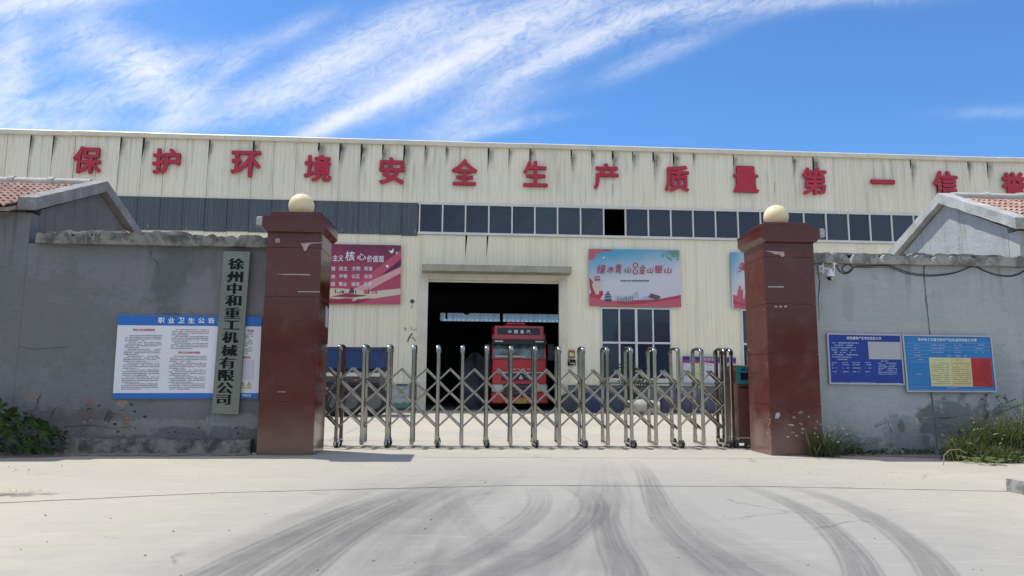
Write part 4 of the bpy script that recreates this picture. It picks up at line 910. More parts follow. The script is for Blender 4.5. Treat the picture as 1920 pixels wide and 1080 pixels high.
build('kerb_block', rough_bar(6.0, 6.0+.9, 7.45, 7.78, 0, .14, .006, 10, .006), M_copR) ; kb = bpy.data.objects['kerb_block']; tag(kb, 'broken concrete kerb block at the right edge of the apron', 'kerb')
mb = MB().box(6.9, 9.5, 7.76, 9.5, -.01, .05)
build('reddish_earth', MB().prism([(6.2, 7.85), (13.8, 7.6), (13.8, 11.3), (9.0, 11.1), (7.3, 10.35), (6.6, 9.2)], 'z', .02, -.02), mat('red_earth', (.28, .2, .15), .95, fn=plain_noise((.30, .215, .165), .3, 5, .8, .03)), stuff=True) if False else None

# ================================================================== HOUSES BEHIND THE WALLS
tile_me = None
def tile_mesh():
    mb = MB(); w, L = .235, .36; n = 12; prof = []
    for i in range(n+1):
        u = i/n; prof.append((u*w, .022*math.sin(u*4*math.pi+.6)))
    for row, (y, dz) in enumerate(((0, 0), (L, 0))):
        for x, z in prof: mb.v.append((x, y, z+dz))
    for x, z in prof: mb.v.append((x, 0, z-.018))
    m_ = n+1
    for k in range(n): mb.face((k, k+1, m_+k+1, m_+k)); mb.face((2*m_+k, 2*m_+k+1, k+1, k))
    return mesh('roof_tile', mb, M_tile, True)
tile_me = tile_mesh()
def house(xg, sgn, xfar, label, mg, mv, mw, dz=0, dy=0):
    """gable wall on the plane x=xg, house extends to xfar (sgn: direction away from the drive)"""
    Yn, Yp_, Yf, Ze, Zp = 12.1, 14.2+dy, 16.3+dy*2, 4.0+dz*.5, 4.86+dz
    t_ = thing('tiled_house', ((xg+xfar)/2, 14.2, 0), label, 'house')
    a, b_ = (xg, xg+sgn*.25); mb = MB(); mb.prism([(Yn+.26, 0), (Yn+.26, Ze-.02), (Yp_, Zp-.1), (Yf, Ze-.12), (Yf, 0)], 'x', min(a, b_), max(a, b_)); build('gable_wall', mb, mg, t_)
    xa, xb_ = sorted((xg+sgn*.0, xfar)); build('wall', MB().box(xa, xb_, Yn-.003, Yn+.25, 0, Ze-.13), mw, t_); xa, xb_ = sorted((xg+sgn*.252, xfar)); build('wall', MB().box(xa, xb_, Yf-.25, Yf, 0, Ze-.13), mw, t_)
    # verge bands up both slopes of the gable
    s_ = (Zp-Ze)/(Yp_-Yn); th = .17
    for side in (-1, 1):
        run = 2.36 if side > 0 else 2.22+dy; ye = Yp_+side*run; ze = Zp-run*s_; x_0, x_1 = sorted((xg-sgn*.14, xg+sgn*.16)); mb = MB()
        n = 16
        for i in range(n+1):
            f = i/n; y = Yp_+(ye-Yp_)*f; z = Zp+(ze-Zp)*f; dz = rng.uniform(-.008, .008); dx = rng.uniform(-.006, .006)
            for (x, zz) in ((x_0+(dx if sgn > 0 else 0), z-.06+dz), (x_0+(dx if sgn > 0 else 0), z+th-.02+dz), (x_1, z+th-.02+dz), (x_1, z-.06)): mb.v.append((x, y, zz))
        for i in range(n):
            for k in range(4):
                j = (k+1) % 4; q = (i*4+k, i*4+j, (i+1)*4+j, (i+1)*4+k); mb.face(q if side > 0 else q[::-1])
        mb.face((3, 2, 1, 0)); mb.face((n*4, n*4+1, n*4+2, n*4+3)); build('verge', mb, mv, t_)
    # roof deck and tiles
    x_0, x_1 = sorted((xg+sgn*.17, xfar)); mb = MB()
    dd = .03; mb.prism([(Yp_-2.4, Zp-2.4*s_-.05), (Yp_-2.4, Zp-2.4*s_+dd-.02), (Yp_, Zp+dd), (Yp_+2.4, Zp-2.4*s_+dd-.02), (Yp_+2.4, Zp-2.4*s_-.05), (Yp_, Zp-.05)], 'x', x_0, x_1)
    rf = build('roof', mb, M_bed, t_)
    ang = math.atan(s_); n_x = 17; rows = 9; pitch = 2.5/math.cos(ang)/rows
    for r_ in range(rows):
        for c in range(n_x):
            x = xg+sgn*.17+sgn*(c+(1 if sgn < 0 else 0))*.232+(0 if sgn > 0 else 0)
            y = Yp_-2.5+r_*pitch*math.cos(ang); z = Zp-2.5*s_+r_*pitch*math.sin(ang)+dd+.055
            o = inst('roof_tile', tile_me, rf, (x+rng.uniform(-.004, .004), y+rng.uniform(-.01, .01), z), (ang-.09+rng.uniform(-.012, .012), rng.uniform(-.02, .02), rng.uniform(-.012, .012)))
    x = xg+sgn*.16
    for k in range(6):
        xa, xb_ = x, x+sgn*.74; zt = Zp+.10
        build('ridge_tile', MB().tube([(xa, Yp_, zt-.02), (xb_-sgn*.01, Yp_, zt-.02)], .10, 12), M_ridge, rf, True)
        build('ridge_collar', MB().tube([(xb_-sgn*.05, Yp_, zt-.02), (xb_+sgn*.05, Yp_, zt-.015)], .122, 12), M_ridge, rf, True); x = xb_
    return t_
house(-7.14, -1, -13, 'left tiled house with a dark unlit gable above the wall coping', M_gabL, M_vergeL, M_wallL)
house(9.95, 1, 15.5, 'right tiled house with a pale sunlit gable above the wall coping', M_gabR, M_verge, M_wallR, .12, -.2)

# ================================================================== RETRACTABLE GATE
YA, YB = 13.1, 13.57                                   # front and back rows of uprights
gx0 = at(636.5, 660, YA).x; gx1 = at(1314.5, 660, YA).x; gp = (gx1-gx0)/15
ztop = at(960, 655, YA).z; zlo = .045
gate = thing('retractable_gate', ((gx0+gx1)/2, 13.3, 0), 'stainless steel folding lattice gate drawn across the entrance between the pillars', 'gate')
def post_me():
    mb = MB(); mb.bbox(-.031, .031, -.026, .026, zlo, ztop, .009)
    mb.box(-.011, -.008, -.0285, -.0255, zlo+.05, ztop-.05); mb.box(.008, .011, -.0285, -.0255, zlo+.05, ztop-.05); mb.bbox(-.034, .034, -.029, .029, zlo+.02, zlo+.16, .006)          # raised flute down the middle
    return mesh('post', mb, M_steel)
def foot_me():
    mb = MB(); mb.bbox(-.03, .03, YA+.026, YB-.026, zlo, zlo+.045, .008); return mesh('foot_bar', mb, M_steel)
def arch_me():
    mb = MB(); n = 14; cy = (YA+YB)/2; hw = (YB-YA)/2+.03; b = []
    for i in range(n+1):
        a = math.pi*i/n; y = cy-hw*math.cos(a); z = ztop-.03+.085*math.sin(a)**.6
        for x, dz in ((-.037, -.035), (-.037, .008), (-.024, .022), (.024, .022), (.037, .008), (.037, -.035)): mb.v.append((x, y, z+dz))
    for i in range(n):
        for k in range(6): j = (k+1) % 6; mb.face((i*6+k, (i+1)*6+k, (i+1)*6+j, i*6+j))
    mb.face(range(5, -1, -1)); mb.face([n*6+k for k in range(6)]); return mesh('arch', mb, M_steel, True)
def wheel_me():
    mb = MB(); mb.tube([(-.022, 0, 0), (-.018, 0, 0), (.018, 0, 0), (.022, 0, 0)], [.052, .060, .060, .052], 20, 0)
    mb.tube([(-.025, 0, 0), (.025, 0, 0)], .030, 12, 1); mb.tube([(-.03, 0, 0), (.03, 0, 0)], .009, 8, 1)
    return mesh('wheel', mb, [M_rub, M_steel])
def fork_me():
    mb = MB(); mb.box(-.034, -.027, -.03, .03, -.01, .075); mb.box(.027, .034, -.03, .03, -.01, .075)
    n = 8
    for i in range(n+1):
        a = math.pi*i/n
        for x in (-.034, .034): mb.v.append((x, -.062*math.cos(a), .062*math.sin(a)))
    b = len(mb.v)-2*(n+1)
    for i in range(n): mb.face((b+2*i, b+2*i+1, b+2*i+3, b+2*i+2))
    return mesh('wheel_guard', mb, M_steel)
pm, fm, am, wm, km = post_me(), foot_me(), arch_me(), wheel_me(), fork_me()
def station(x, wheels, back=True, scale=1):
    for y in ((YA, YB) if back else (YA,)):
        inst('post', pm, gate, (x+rng.uniform(-.004, .004), y, 0), (0, rng.uniform(-.003, .003), 0))
    inst('arch', am, gate, (x, 0, 0)); inst('foot_bar', fm, gate, (x, 0, 0))
    if wheels:
        for y in (YA-.01, YB+.01):
            inst('wheel', wm, gate, (x+.012, y-.075, .060), (rng.uniform(0, 3), 0, rng.uniform(.25, .75))); inst('wheel_guard', km, gate, (x+.012, y-.06, .066), (0, 0, .4))
for k in range(-1, 17): station(gx0+gp*k, k % 2 == 0)
xe = gx0+gp*16
station(xe+.115, True)
# lattice: five half-bays long, two planes, both ways
zs = [at(700, y, 13.3).z for y in (691.5, 717, 738, 758, 779, 801)]; ZA, ZZ = zs[0], zs[-1]
hb = gp/2
def bar(xa, za, xb_, zb_, y, w=.0175):
    d = Vector((xb_-xa, 0, zb_-za)); L = d.length; d.normalize(); nrm = Vector((-d.z, 0, d.x)); t_ = .011
    mb = MB(); ex = .018; A = Vector((xa, y, za))-d*ex; B = Vector((xb_, y, zb_))+d*ex
    P = [(-w, -t_*.4), (-w*.6, -t_), (w*.6, -t_), (w, -t_*.4), (w, t_), (-w, t_)]
    for q in (A, B):
        for a, b in P: mb.v.append(tuple(q+nrm*a+Vector((0, b, 0))))
    for k in range(6): j = (k+1) % 6; mb.face((k, j, 6+j, 6+k))
    mb.face(range(5, -1, -1)); mb.face(range(6, 12)); build('lattice_bar', mb, M_steel, gate)
zat = lambda n: zs[int(n)]+(zs[min(5, int(n)+1)]-zs[int(n)])*(n-int(n))
xmin, xmax = gx0-gp*.8, gx0+gp*16+.03
for k in range(-3, 19):
    xa = gx0+gp*(k+.5)
    for sg in (1, -1):
        x_a, n_a, x_b, n_b = xa, 0., xa+sg*5*hb, 5.
        if sg > 0:
            if x_a < xmin: n_a = (xmin-x_a)/hb; x_a = xmin
            if x_b > xmax: n_b = 5-(x_b-xmax)/hb; x_b = xmax
        else:
            if x_a > xmax: n_a = (x_a-xmax)/hb; x_a = xmax
            if x_b < xmin: n_b = 5-(xmin-x_b)/hb; x_b = xmin
        if n_b-n_a < .6 or n_a < 0 or n_b > 5: continue
        lin = lambda n: ZA+(ZZ-ZA)*n/5
        for pl_, y in enumerate((YA+.13, YB-.14) if sg > 0 else (YA+.13,)): bar(x_a, lin(n_a), x_b, lin(n_b), y+(.013 if sg > 0 else -.013), .0215 if sg > 0 else .0165)
# axles through the crossings
mb = MB(); lin = lambda n: ZA+(ZZ-ZA)*n/5
for k in range(0, 34):
    x = gx0+hb*(k-1)
    if x > xmax: break
    for n in range(0, 6):
        if (k % 2 == 0) == (n % 2 == 0): mb.tube([(x, YA+.09, lin(n)), (x, YB-.10, lin(n))], .009, 6)
build('axles', mb, M_steel, gate, stuff=True)
for k in range(0, 17):       # bright rivet on the front uprights
    for n in (1, 3): inst('rivet', (rv := (globals().get('rv_') or mesh('rivet', MB().tube([(0, -.034, 0), (0, -.022, 0)], .008, 8), M_steel))), gate, (gx0+gp*k, YA, lin(n)-.03)); rv_ = rv
# drive unit at the right end
hx0 = at(1379, 700, YA).x; hx1 = hx0+.62; hz = at(1395, 685, YA).z
hd = build('motor_housing', MB().bbox(hx0, hx1, YA-.04, YB+.04, .13, hz, .015), mat('housing_red', (.13, .055, .045), .3, spec=.6, fn=plain_noise((.15, .065, .052), .2, 4)), gate)
build('control_panel', MB().box(hx0+.005, hx1-.02, YA-.056, YA-.041, hz-.34, hz-.02), M_teal, hd)
build('control_window', MB().box(hx0+.07, hx1-.06, YA-.062, YA-.057, hz-.27, hz-.14), M_ink, hd)
mb = MB(); mb.box(hx0+.09, hx0+.16, YA-.060, YA-.057, hz-.09, hz-.065); mb.box(hx0+.2, hx0+.27, YA-.060, YA-.057, hz-.09, hz-.065); mb.box(hx0+.06, hx0+.30, YA-.046, YA-.042, hz-.42, hz-.39); build('panel_slot', mb, M_ink, hd, stuff=True)
build('base_frame', MB().bbox(hx0-.01, hx1+.04, YA-.06, YB+.06, .09, .19, .01), M_steel, gate)
for x in (hx0+.16, hx0+.42): inst('wheel', wm, gate, (x, YA-.07, .054), (0, 0, 1.45)); inst('wheel_guard', km, gate, (x, YA-.07, .054), (0, 0, 1.57))
inst('wheel', wm, gate, (hx0+.16, YB+.05, .054), (0, 0, 1.5))
hp = at(1403, 655, YB).x
inst('arch', am, gate, (hp, .0, .02)); inst('post', pm, gate, (hp, YB+.01, .02))
# ground rail strip under the gate
build('gate_rail', MB().box(-3.2, 6.0, 13.3, 13.36, .0, .008), mat('rail_steel', (.3, .28, .25), .5, metal=.6), fc)

# ================================================================== ON THE WALLS
# long upright nameplate
Yn = 11.98
np_ = thing('nameplate', at(423, 775, Yn), 'tall upright metal nameplate with black characters beside the left gate pillar', 'nameplate')
P_ = [at(*p, Yn) for p in ((419.5, 470.5), (469, 472), (447, 777), (396.5, 775))]; xs_ = [p.x for p in P_]
mb = MB(); mb.prism([(p.x, p.z) for p in P_], 'y', Yn, Yn+.04); build('plate', mb, M_steelp, np_)
mb = MB()
for i, (ch, x, y) in enumerate((('徐', 443, 495), ('州', 440.5, 519), ('中', 439.5, 541), ('和', 437.5, 563.5), ('重', 436, 587), ('工', 434.5, 609.5), ('机', 431.5, 632.5), ('械', 430, 657), ('有', 426.5, 680.5), ('限', 424.5, 704), ('公', 422, 727.5), ('司', 418.5, 749.5))):
    h = {'工': 17, '中': 21, '司': 19}.get(ch, 21.5); w = {'中': 28, '工': 31, '司': 28}.get(ch, 31)
    vs, fs, tw, th_ = text(ch, shift=2, dx=.026); p = at(x, y, Yn); k = (at(x+1, y, Yn)-p).length
    sh_ = -.066    # the column leans with the plate's foreshortening only
    mb.add([(p.x+v.x*w*k/tw, Yn-.003-v.z*.06, p.z+v.y*h*k/th_) for v in vs], fs)
build('lettering', mb, M_ink, np_)
# occupational health board
Yb = 12.05
nb = thing('notice_board', at(350, 748, Yb), 'white notice board with blue header and footer on the left wall', 'notice board')
def boardq(a, b_, c, d, Y, th, m, name, parent):
    mb = MB(); mb.prism([(p.x, p.z) for p in (at(*a, Y), at(*b_, Y), at(*c, Y), at(*d, Y))], 'y', Y, Y+th); return build(name, mb, m, parent)
boardq((222, 590), (491, 594), (484, 747), (211, 748), Yb, .03, M_pwhite, 'panel', nb)
boardq((221.5, 590.2), (491, 594), (490, 612), (220, 609.5), Yb-.003, .0025, M_blueh, 'header', nb)
boardq((212, 737), (484.5, 737), (484, 747), (211, 748), Yb-.003, .0025, M_blueh, 'footer', nb)
mb = MB(); Yi = Yb-.006
for i, ch in enumerate('职业卫生公告栏'): put_text(mb, ch, 302.5+i*18.8, 600.6+i*.1, Yi, hpx=11, wpx=12.5, m=0, off=.03)
put_text(mb, '职业卫生规章制度', 270, 618.5, Yi, hpx=4.4, wpx=41, m=1, off=.02); put_text(mb, '职业卫生操作规程', 354.5, 661, Yi, hpx=4.4, wpx=41, m=1, off=.02); put_text(mb, '告知', 470, 620, Yi, hpx=4.4, wpx=12, m=1, off=.02); put_text(mb, '检测结果', 460, 670, Yi, hpx=4.4, wpx=20, m=1, off=.02)
def para(x0, x1, y0, y1, n, sl, Y, m, lean=-.07):
    for i in range(n):
        y = y0+(y1-y0)*i/(n-1); ind = 7 if i % 4 == 0 else 0; end = x1-(x1-x0)*(rng.uniform(.3, .6) if i % 4 == 3 else 0)
        sx = (y-y0)*lean; lines(mb, x0+ind+sx, end+sx, y, Y, m, .93, 1.5, 1.7, sl)
para(235, 304, 629, 729.5, 32, 0, Yi, 2, -.08); para(322.5, 392, 618, 653, 12, .01, Yi, 2, -.08); para(319, 388, 668, 729.5, 20, 0, Yi, 2, -.07)
para(460, 474.5, 624, 662, 12, 0, Yi, 2, -.05)
mb.quadpx([(455, 675), (476, 675.5), (474, 712), (455, 712)], Yi, 4)
for x in (455, 466.5): mb.quadpx([(x-5, 724), (x+5, 724), (x, 714)], Yi, 3); mb.quadpx([(x-3.3, 722.8), (x+3.3, 722.8), (x, 716)], Yi-.002, 2); mb.quadpx([(x-2, 722.3), (x+2, 722.3), (x, 718)], Yi-.003, 3); mb.quadpx([(x-4.8, 725.5), (x+4.8, 725.5), (x+4.8, 729), (x-4.8, 729)], Yi, 3)
put_text(mb, '有限公司', 462, 741.5, Yi, hpx=4.6, wpx=17, m=0, off=.02)
build_print(mb, [M_inkw, M_inkr, M_inkg, M_yel, mat('print_lilac', (.55, .55, .62), .5)], nb)
mb = MB(); 
for cx, cy in ((207, 700), (231, 752)): mb.quadpx([(cx-3, cy-3), (cx+4, cy-3), (cx+3, cy+2), (cx-1, cy+4)], 12.096)
# two boards on the right wall
def frame_board(c, Y, th, fm_, pm_, label):
    t_ = thing('notice_board', at((c[2][0]+c[3][0])/2, c[2][1], Y), label, 'notice board')
    C = [at(*p, Y) for p in c]; mb = MB(); cx = sum(p.x for p in C)/4; cz = sum(p.z for p in C)/4
    I = [Vector((p.x-.025*(1 if p.x > cx else -1), Y, p.z-.025*(1 if p.z > cz else -1))) for p in C]
    for k in range(4):
        j = (k+1) % 4; q = MB(); q.prism([(C[k].x, C[k].z), (C[j].x, C[j].z), (I[j].x, I[j].z), (I[k].x, I[k].z)], 'y', Y-.012, Y+th); build('frame_rail', q, fm_, t_)
    q = MB(); q.prism([(p.x, p.z) for p in I], 'y', Y, Y+th-.002); build('panel', q, pm_, t_); return t_
Y = 12.06
r1 = frame_board([(1550, 624.5), (1689, 627), (1696.5, 722), (1555, 720)], Y, .03, M_alu, M_navy, 'navy blue notice board with a blank grey rectangle on the right wall')
mb = MB(); Yi = Y-.004; put_text(mb, '危险废物产生单位信息公开', 1620, 634, Yi, hpx=5.4, wpx=65, m=0, off=.015)
mb.quadpx([(1627, 640.5), (1688, 641.5), (1690, 674), (1629.5, 673.5)], Yi, 1)
for i, w in enumerate((52, 42, 46, 46, 38, 52, 38, 32)): lines(mb, 1558+i*.35+(4 if i == 7 else 0), 1558+w, 642.7+i*4.45, Yi, 2, .85, 2, 2.4, .01)
for y, cols in ((680, 1), (684, 1), (690, 1), (697, 1)):
    for a, b_ in ((1559, 1569), (1579, 1591), (1598, 1613), (1621, 1633)): lines(mb, a+(y-680)*.1, b_+(y-680)*.1, y, Yi, 2, .9, 1.7, 2.2)
lines(mb, 1652, 1670, 677, Yi, 2, .9, 1.6, 2)
for i in range(7): lines(mb, 1646+i*.2, 1682, 681+i*3.4, Yi, 2, .85, 1.7, 2.2)
lines(mb, 1570, 1641, 718, Yi, 2, .8, 2, 2.5); lines(mb, 1660, 1690, 719, Yi, 2, 1, 1.4, 6)
build_print(mb, [M_inkw, mat('print_blank', (.42, .43, .44), .6), M_inkb], r1)
r2 = frame_board([(1691, 627), (1858, 629.5), (1869, 735.5), (1700.5, 735)], Y-.02, .04, M_alu, M_sky, 'light blue notice board with cream and red table on the right wall')
mb = MB(); Yi = Y-.024; put_text(mb, '徐州市工业重污染天气应急减排措施公示牌', 1776, 637.3, Yi, hpx=5.6, wpx=110, m=0, off=.015)
for y in (643.5, 650.5, 657, 664, 670.5, 678.5, 725, 730): mb.quadpx([(1700+(y-643)*.1, y-.35), (1858+(y-643)*.08, y-.1), (1858+(y-643)*.08, y+.4), (1700+(y-643)*.1, y+.15)] if y < 660 or y > 720 else [(1700+(y-643)*.1, y-.3), (1740, y-.2), (1740, y+.3), (1700+(y-643)*.1, y+.2)], Yi, 1)
for y in (647, 653.5, 660.5):
    for a, b_ in ((1714, 1725), (1746, 1772), (1789, 1803), (1829, 1845)): lines(mb, a, b_, y, Yi, 1, .9, 1.8, 2.4)
lines(mb, 1715, 1727, 667, Yi, 1, .9, 1.8, 2.4); lines(mb, 1776, 1812, 667.5, Yi, 1, .9, 1.9, 2.6); lines(mb, 1721, 1731, 674.5, Yi, 1, .9, 1.8, 2.4); lines(mb, 1718, 1728, 701.5, Yi, 1, 1, 2, 2.4); lines(mb, 1774, 1798, 727, Yi, 1, .8, 1.6, 2.4)
mb.quadpx([(1741.5, 670.2), (1782, 670.6), (1785, 724.5), (1746.5, 724)], Yi, 2); mb.quadpx([(1782, 670.6), (1820, 671), (1824.5, 725), (1785, 724.5)], Yi, 3); mb.quadpx([(1820, 671), (1857.5, 671.5), (1862.5, 725.5), (1824.5, 725)], Yi, 4)
lines(mb, 1752, 1770, 675, Yi-.002, 5, .7, 1.6, 2.4); lines(mb, 1790, 1808, 675, Yi-.002, 5, .7, 1.6, 2.4)
for i in range(11): lines(mb, 1746+i*.3, 1779+i*.25, 681+i*3.8, Yi-.002, 5, .85, 1.5, 2.0, .01); lines(mb, 1785+i*.25, 1818+i*.3, 681+i*3.8, Yi-.002, 5, .85, 1.5, 2.0, .01)
for i in range(9): lines(mb, 1825+i*.4, 1856+i*.4, 679+i*3.6, Yi-.002, 6, .5, 1.2, 2.4, .02)
build_print(mb, [M_inkw, M_inkb, mat('print_paleyellow', (.60, .60, .33), .6), M_cream2, M_redp, mat('ink_olive', (.34, .28, .16), .6), mat('ink_maroon', (.25, .03, .03), .6)], r2)

# security camera
Y = 11.9
c_ = at(1557, 517, Y); cam_ = thing('security_camera', (c_.x, 12.05, c_.z), 'white dome security camera with two aerials under the right wall coping', 'security camera')
build('bracket', MB().tube([(c_.x-.08, 12.1, c_.z+.16), (c_.x-.08, 11.98, c_.z+.14), (c_.x, Y, c_.z+.1)], .022, 8).box(c_.x-.12, c_.x-.05, 12.04, 12.1, c_.z+.08, c_.z+.2), M_plastic, cam_)
build('head_shell', MB().sphere((c_.x, Y, c_.z), (.075, .075, .085), 20, 12, 0, .58).tube([(c_.x, Y, c_.z+.05), (c_.x, Y, c_.z+.115)], [.045, .03], 12), M_plastic, cam_, True)
build('lens_ball', MB().sphere((c_.x, Y, c_.z-.02), .066, 18, 10), M_blk, cam_, True)
build('lens_window', MB().tube([(c_.x+.005, Y-.05, c_.z-.05), (c_.x+.005, Y-.072, c_.z-.065)], .03, 12), mat('lens_grey', (.4, .42, .45), .2), cam_)
for a, b_ in (((1544, 512), (1543, 493)), ((1563.5, 511), (1565, 492))):
    pa, pb = at(*a, Y), at(*b_, Y); build('aerial', MB().tube([pa, pb], [.012, .008], 8), M_plastic, cam_)
jb = at(1566, 488, 12.0); o = build('junction_box', MB().bbox(jb.x-.055, jb.x+.045, 12.0, 12.07, jb.z-.07, jb.z+.065, .008), M_plastic); tag(o, 'small white junction box on the coping above the security camera', 'box')
cw = [(1568, 495), (1573, 506), (1580, 512), (1590, 512), (1598, 505), (1596, 498), (1588, 496), (1581, 500), (1580, 507), (1588, 511), (1602, 501), (1612, 499), (1630, 499), (1660, 497.5), (1680, 503), (1700, 510), (1725, 514.5), (1750, 515.5), (1780, 513), (1800, 508), (1825, 499.5), (1845, 507), (1865, 514), (1885, 517), (1905, 515), (1940, 500), (1970, 508), (2010, 515), (2060, 500)]
Q = [at(a, b_, 12.085) for a, b_ in cw]; CC = []
for i in range(len(Q)-1):
    p0, p1, p2, p3 = Q[max(i-1, 0)], Q[i], Q[i+1], Q[min(i+2, len(Q)-1)]
    for k in range(5):
        t = k/5; CC.append(.5*((2*p1)+(-p0+p2)*t+(2*p0-5*p1+4*p2-p3)*t*t+(-p0+3*p1-3*p2+p3)*t**3))
mb = MB().tube(CC, .0085, 6); mb.tube([c+Vector((0, .012, -.018-.012*math.sin(i*.09))) for i, c in enumerate(CC[52:])], .006, 5)
o = build('cable', mb, M_cable, smooth=True); tag(o, 'black cable hanging in loops beneath the right wall coping', 'cable')

# ================================================================== TRUCK IN THE DOORWAY
TY = 31.2
tk = thing('lorry', (at(974, 770, TY).x, TY+1, 0), 'red high-roof lorry facing out of the dark factory doorway', 'lorry')
def tb(x0, x1, y0, y1, d0, d1, m, name='body_panel', c=.03, parent=None):
    a, b_ = at(x0, y0, TY), at(x1, y1, TY); return build(name, MB().bbox(a.x, b_.x, TY+d0, TY+d1, b_.z, a.z, c), m, parent or tk)
xa, xb_ = at(922, 690, TY).x, at(1025, 690, TY).x; zr = at(974, 611, TY).z; zw = at(974, 640, TY).z; zws = at(974, 673, TY).z; zbt = at(974, 757, TY).z
mb = MB(); pr2 = [(TY+.0, zbt+.35), (TY+.0, zws), (TY+.28, zw), (TY+.36, zw+.3), (TY+.75, zr), (TY+2.6, zr+.05), (TY+2.6, zbt+.35)]
mb.prism(pr2, 'x', xa+.03, xb_-.03); build('cab', mb, M_truck, tk)
mb = MB(); mb.prism([(TY-.015, zws+.02), (TY+.27, zw-.02), (TY+.285, zw-.02), (TY-.0, zws+.02)], 'x', xa+.1, xb_-.1); ws = build('windscreen', mb, M_tglass, tk)
build('wiper', MB().tube([(xa+.4, TY-.03, zws+.04), (xa+1.1, TY+.05, zws+.26)], .012, 5), M_tdark, ws)
mb = MB(); mb.box(xa+.15, xb_-.9, TY-.03, TY-.018, zws+.06, zws+.14); build('dash_papers', mb, mat('paper_white', (.45, .46, .42), .6), ws)
build('sun_visor', MB().prism([(TY-.06, zw-.12), (TY+.02, zw+.08), (TY+.32, zw+.12), (TY+.30, zw-.04)], 'x', xa+.02, xb_-.02), M_tdark, tk)
for x in (xa+.12, xb_-.5): build('marker_lamp', MB().box(x, x+.36, TY-.075, TY-.045, zw-.04, zw+.02), M_lamp, tk)
# roof fascia with black name strip
mb = MB(); a = at(931, 612, TY); b_ = at(1016, 631, TY)
mb.prism([(TY+.22, b_.z-.12), (TY+.3, a.z+.05), (TY+.8, a.z+.12), (TY+.8, b_.z-.1)], 'x', xa+.12, xb_-.12); hp_ = build('roof_fascia', mb, M_truck, tk)
a, b_ = at(932.5, 614.5, TY+.2), at(1012, 627.5, TY+.2); mb = MB(); mb.prism([(TY+.2, b_.z), (TY+.235, a.z), (TY+.28, a.z), (TY+.26, b_.z)], 'x', a.x, b_.x); build('name_strip', mb, M_tdark, hp_)
mb = MB()
for ch, x in (('中', 956), ('国', 967.5), ('重', 979), ('汽', 990.7)): put_text(mb, ch, x, 622, TY+.185, hpx=6.6, wpx=6.8, m=0, off=.035)
build('lettering', mb, M_inkw, hp_)
tb(950, 988, 601, 608.5, .55, 1.0, M_truck, 'roof_lamp_box', .05); tb(961, 979, 603.5, 605.5, .53, .56, M_inkr, 'roof_lamp_strip', .003)
tb(946, 992, 606.5, 610, .6, 1.2, M_truck, 'roof_lamp_base', .03)
# front panel, grille, badge, lamps, bumper, plate
tb(923, 1024.5, 673, 697, -.04, .1, M_truck, 'bonnet_panel', .04); tb(928, 1020, 697, 700, -.06, .02, M_lamp, 'chrome_strip', .004)
tb(940, 1007, 700.5, 713, -.05, .05, M_tdark, 'upper_grille', .01); tb(924, 940, 700.5, 720, -.05, .05, M_truck, 'corner_panel', .01); tb(1007, 1024, 700.5, 720, -.05, .05, M_truck, 'corner_panel', .01)
tb(940, 1007, 713.2, 720, -.06, .05, M_truck, 'grille_bar', .01); tb(944, 1003, 720.2, 743, -.04, .06, M_tdark, 'lower_grille', .01)
for k in range(3): tb(946, 1001, 724+k*6, 726+k*6, -.06, -.038, M_tgrey, 'grille_slat', .002)
tb(922, 943.5, 721, 735, -.08, .1, M_lamp, 'headlight', .03); tb(1003.5, 1026, 721, 735, -.08, .1, M_lamp, 'headlight', .03)
tb(920.5, 945, 735.5, 757, -.12, .2, M_truck, 'bumper_corner', .05); tb(1002.5, 1028, 735.5, 757, -.12, .2, M_truck, 'bumper_corner', .05); tb(945.3, 1002.3, 743.4, 757, -.1, .15, M_truck, 'bumper', .02)
tb(966, 987.5, 747.5, 756.5, -.13, -.102, mat('plate_yellow', (.50, .33, .05), .5), 'number_plate', .002)
mb = MB(); q = [at(p[0], p[1], TY-.08) for p in ((972, 711), (976.5, 702.5), (981, 711))]; mb.prism([(p.x, p.z) for p in q][::-1], 'y', TY-.09, TY-.06); build('badge', mb, M_lamp, tk)
mb = MB()
for ch, x in (('H', 965), ('O', 973), ('W', 982), ('O', 991.5)): put_text(mb, ch, x, 692.5, TY-.05, hpx=4, wpx=5, m=0, off=.02)
build('lettering', mb, M_lamp, tk)
mb = MB(); a = at(974, 750, TY); mb.box(xa+.15, xb_-.15, TY+.15, TY+2.4, .35, zbt+.36); mb.box(xa+.5, xb_-.5, TY+2.5, TY+9, .75, 1.15); build('chassis', mb, M_tdark, tk)
for x in (xa+.2, xb_-.2): build('wheel', MB().tube([(x-.15, TY+1.4, .5), (x-.12, TY+1.4, .5), (x+.12, TY+1.4, .5), (x+.15, TY+1.4, .5)], [.44, .5, .5, .44], 24), M_rub, tk)
for x0, x1, s_ in ((1027, 1039, 1), (908, 919, -1)):
    mb = MB(); a, b_ = at(x0, 645, TY), at(x1, 677, TY); mb.bbox(a.x, b_.x, TY-.15, TY+.12, b_.z, a.z, .03); ex = xb_-.05 if s_ > 0 else xa+.05
    mb.tube([((a.x+b_.x)/2, TY, a.z-.05), (ex, TY+.3, a.z+.12)], .025, 6); mb.tube([((a.x+b_.x)/2, TY, b_.z+.1), (ex, TY+.3, b_.z+.1)], .02, 6); build('wing_mirror', mb, M_tdark, tk)
for s_ in (xa+.005, xb_-.03-.0): build('side_window', MB().prism([(TY+.35, zws+.02), (TY+.5, zw-.1), (TY+1.4, zw-.1), (TY+1.4, zws-.05)], 'x', s_-.0, s_+.028), M_tglass, tk)
mb = MB(); mb.box(xa-.02, xb_+.02, TY+3.0, TY+12, 1.2, 1.5); mb.box(xa-.05, xb_+.05, TY+3.0, TY+12, 1.5, 2.3); build('trailer_bed', mb, M_tgrey, tk)
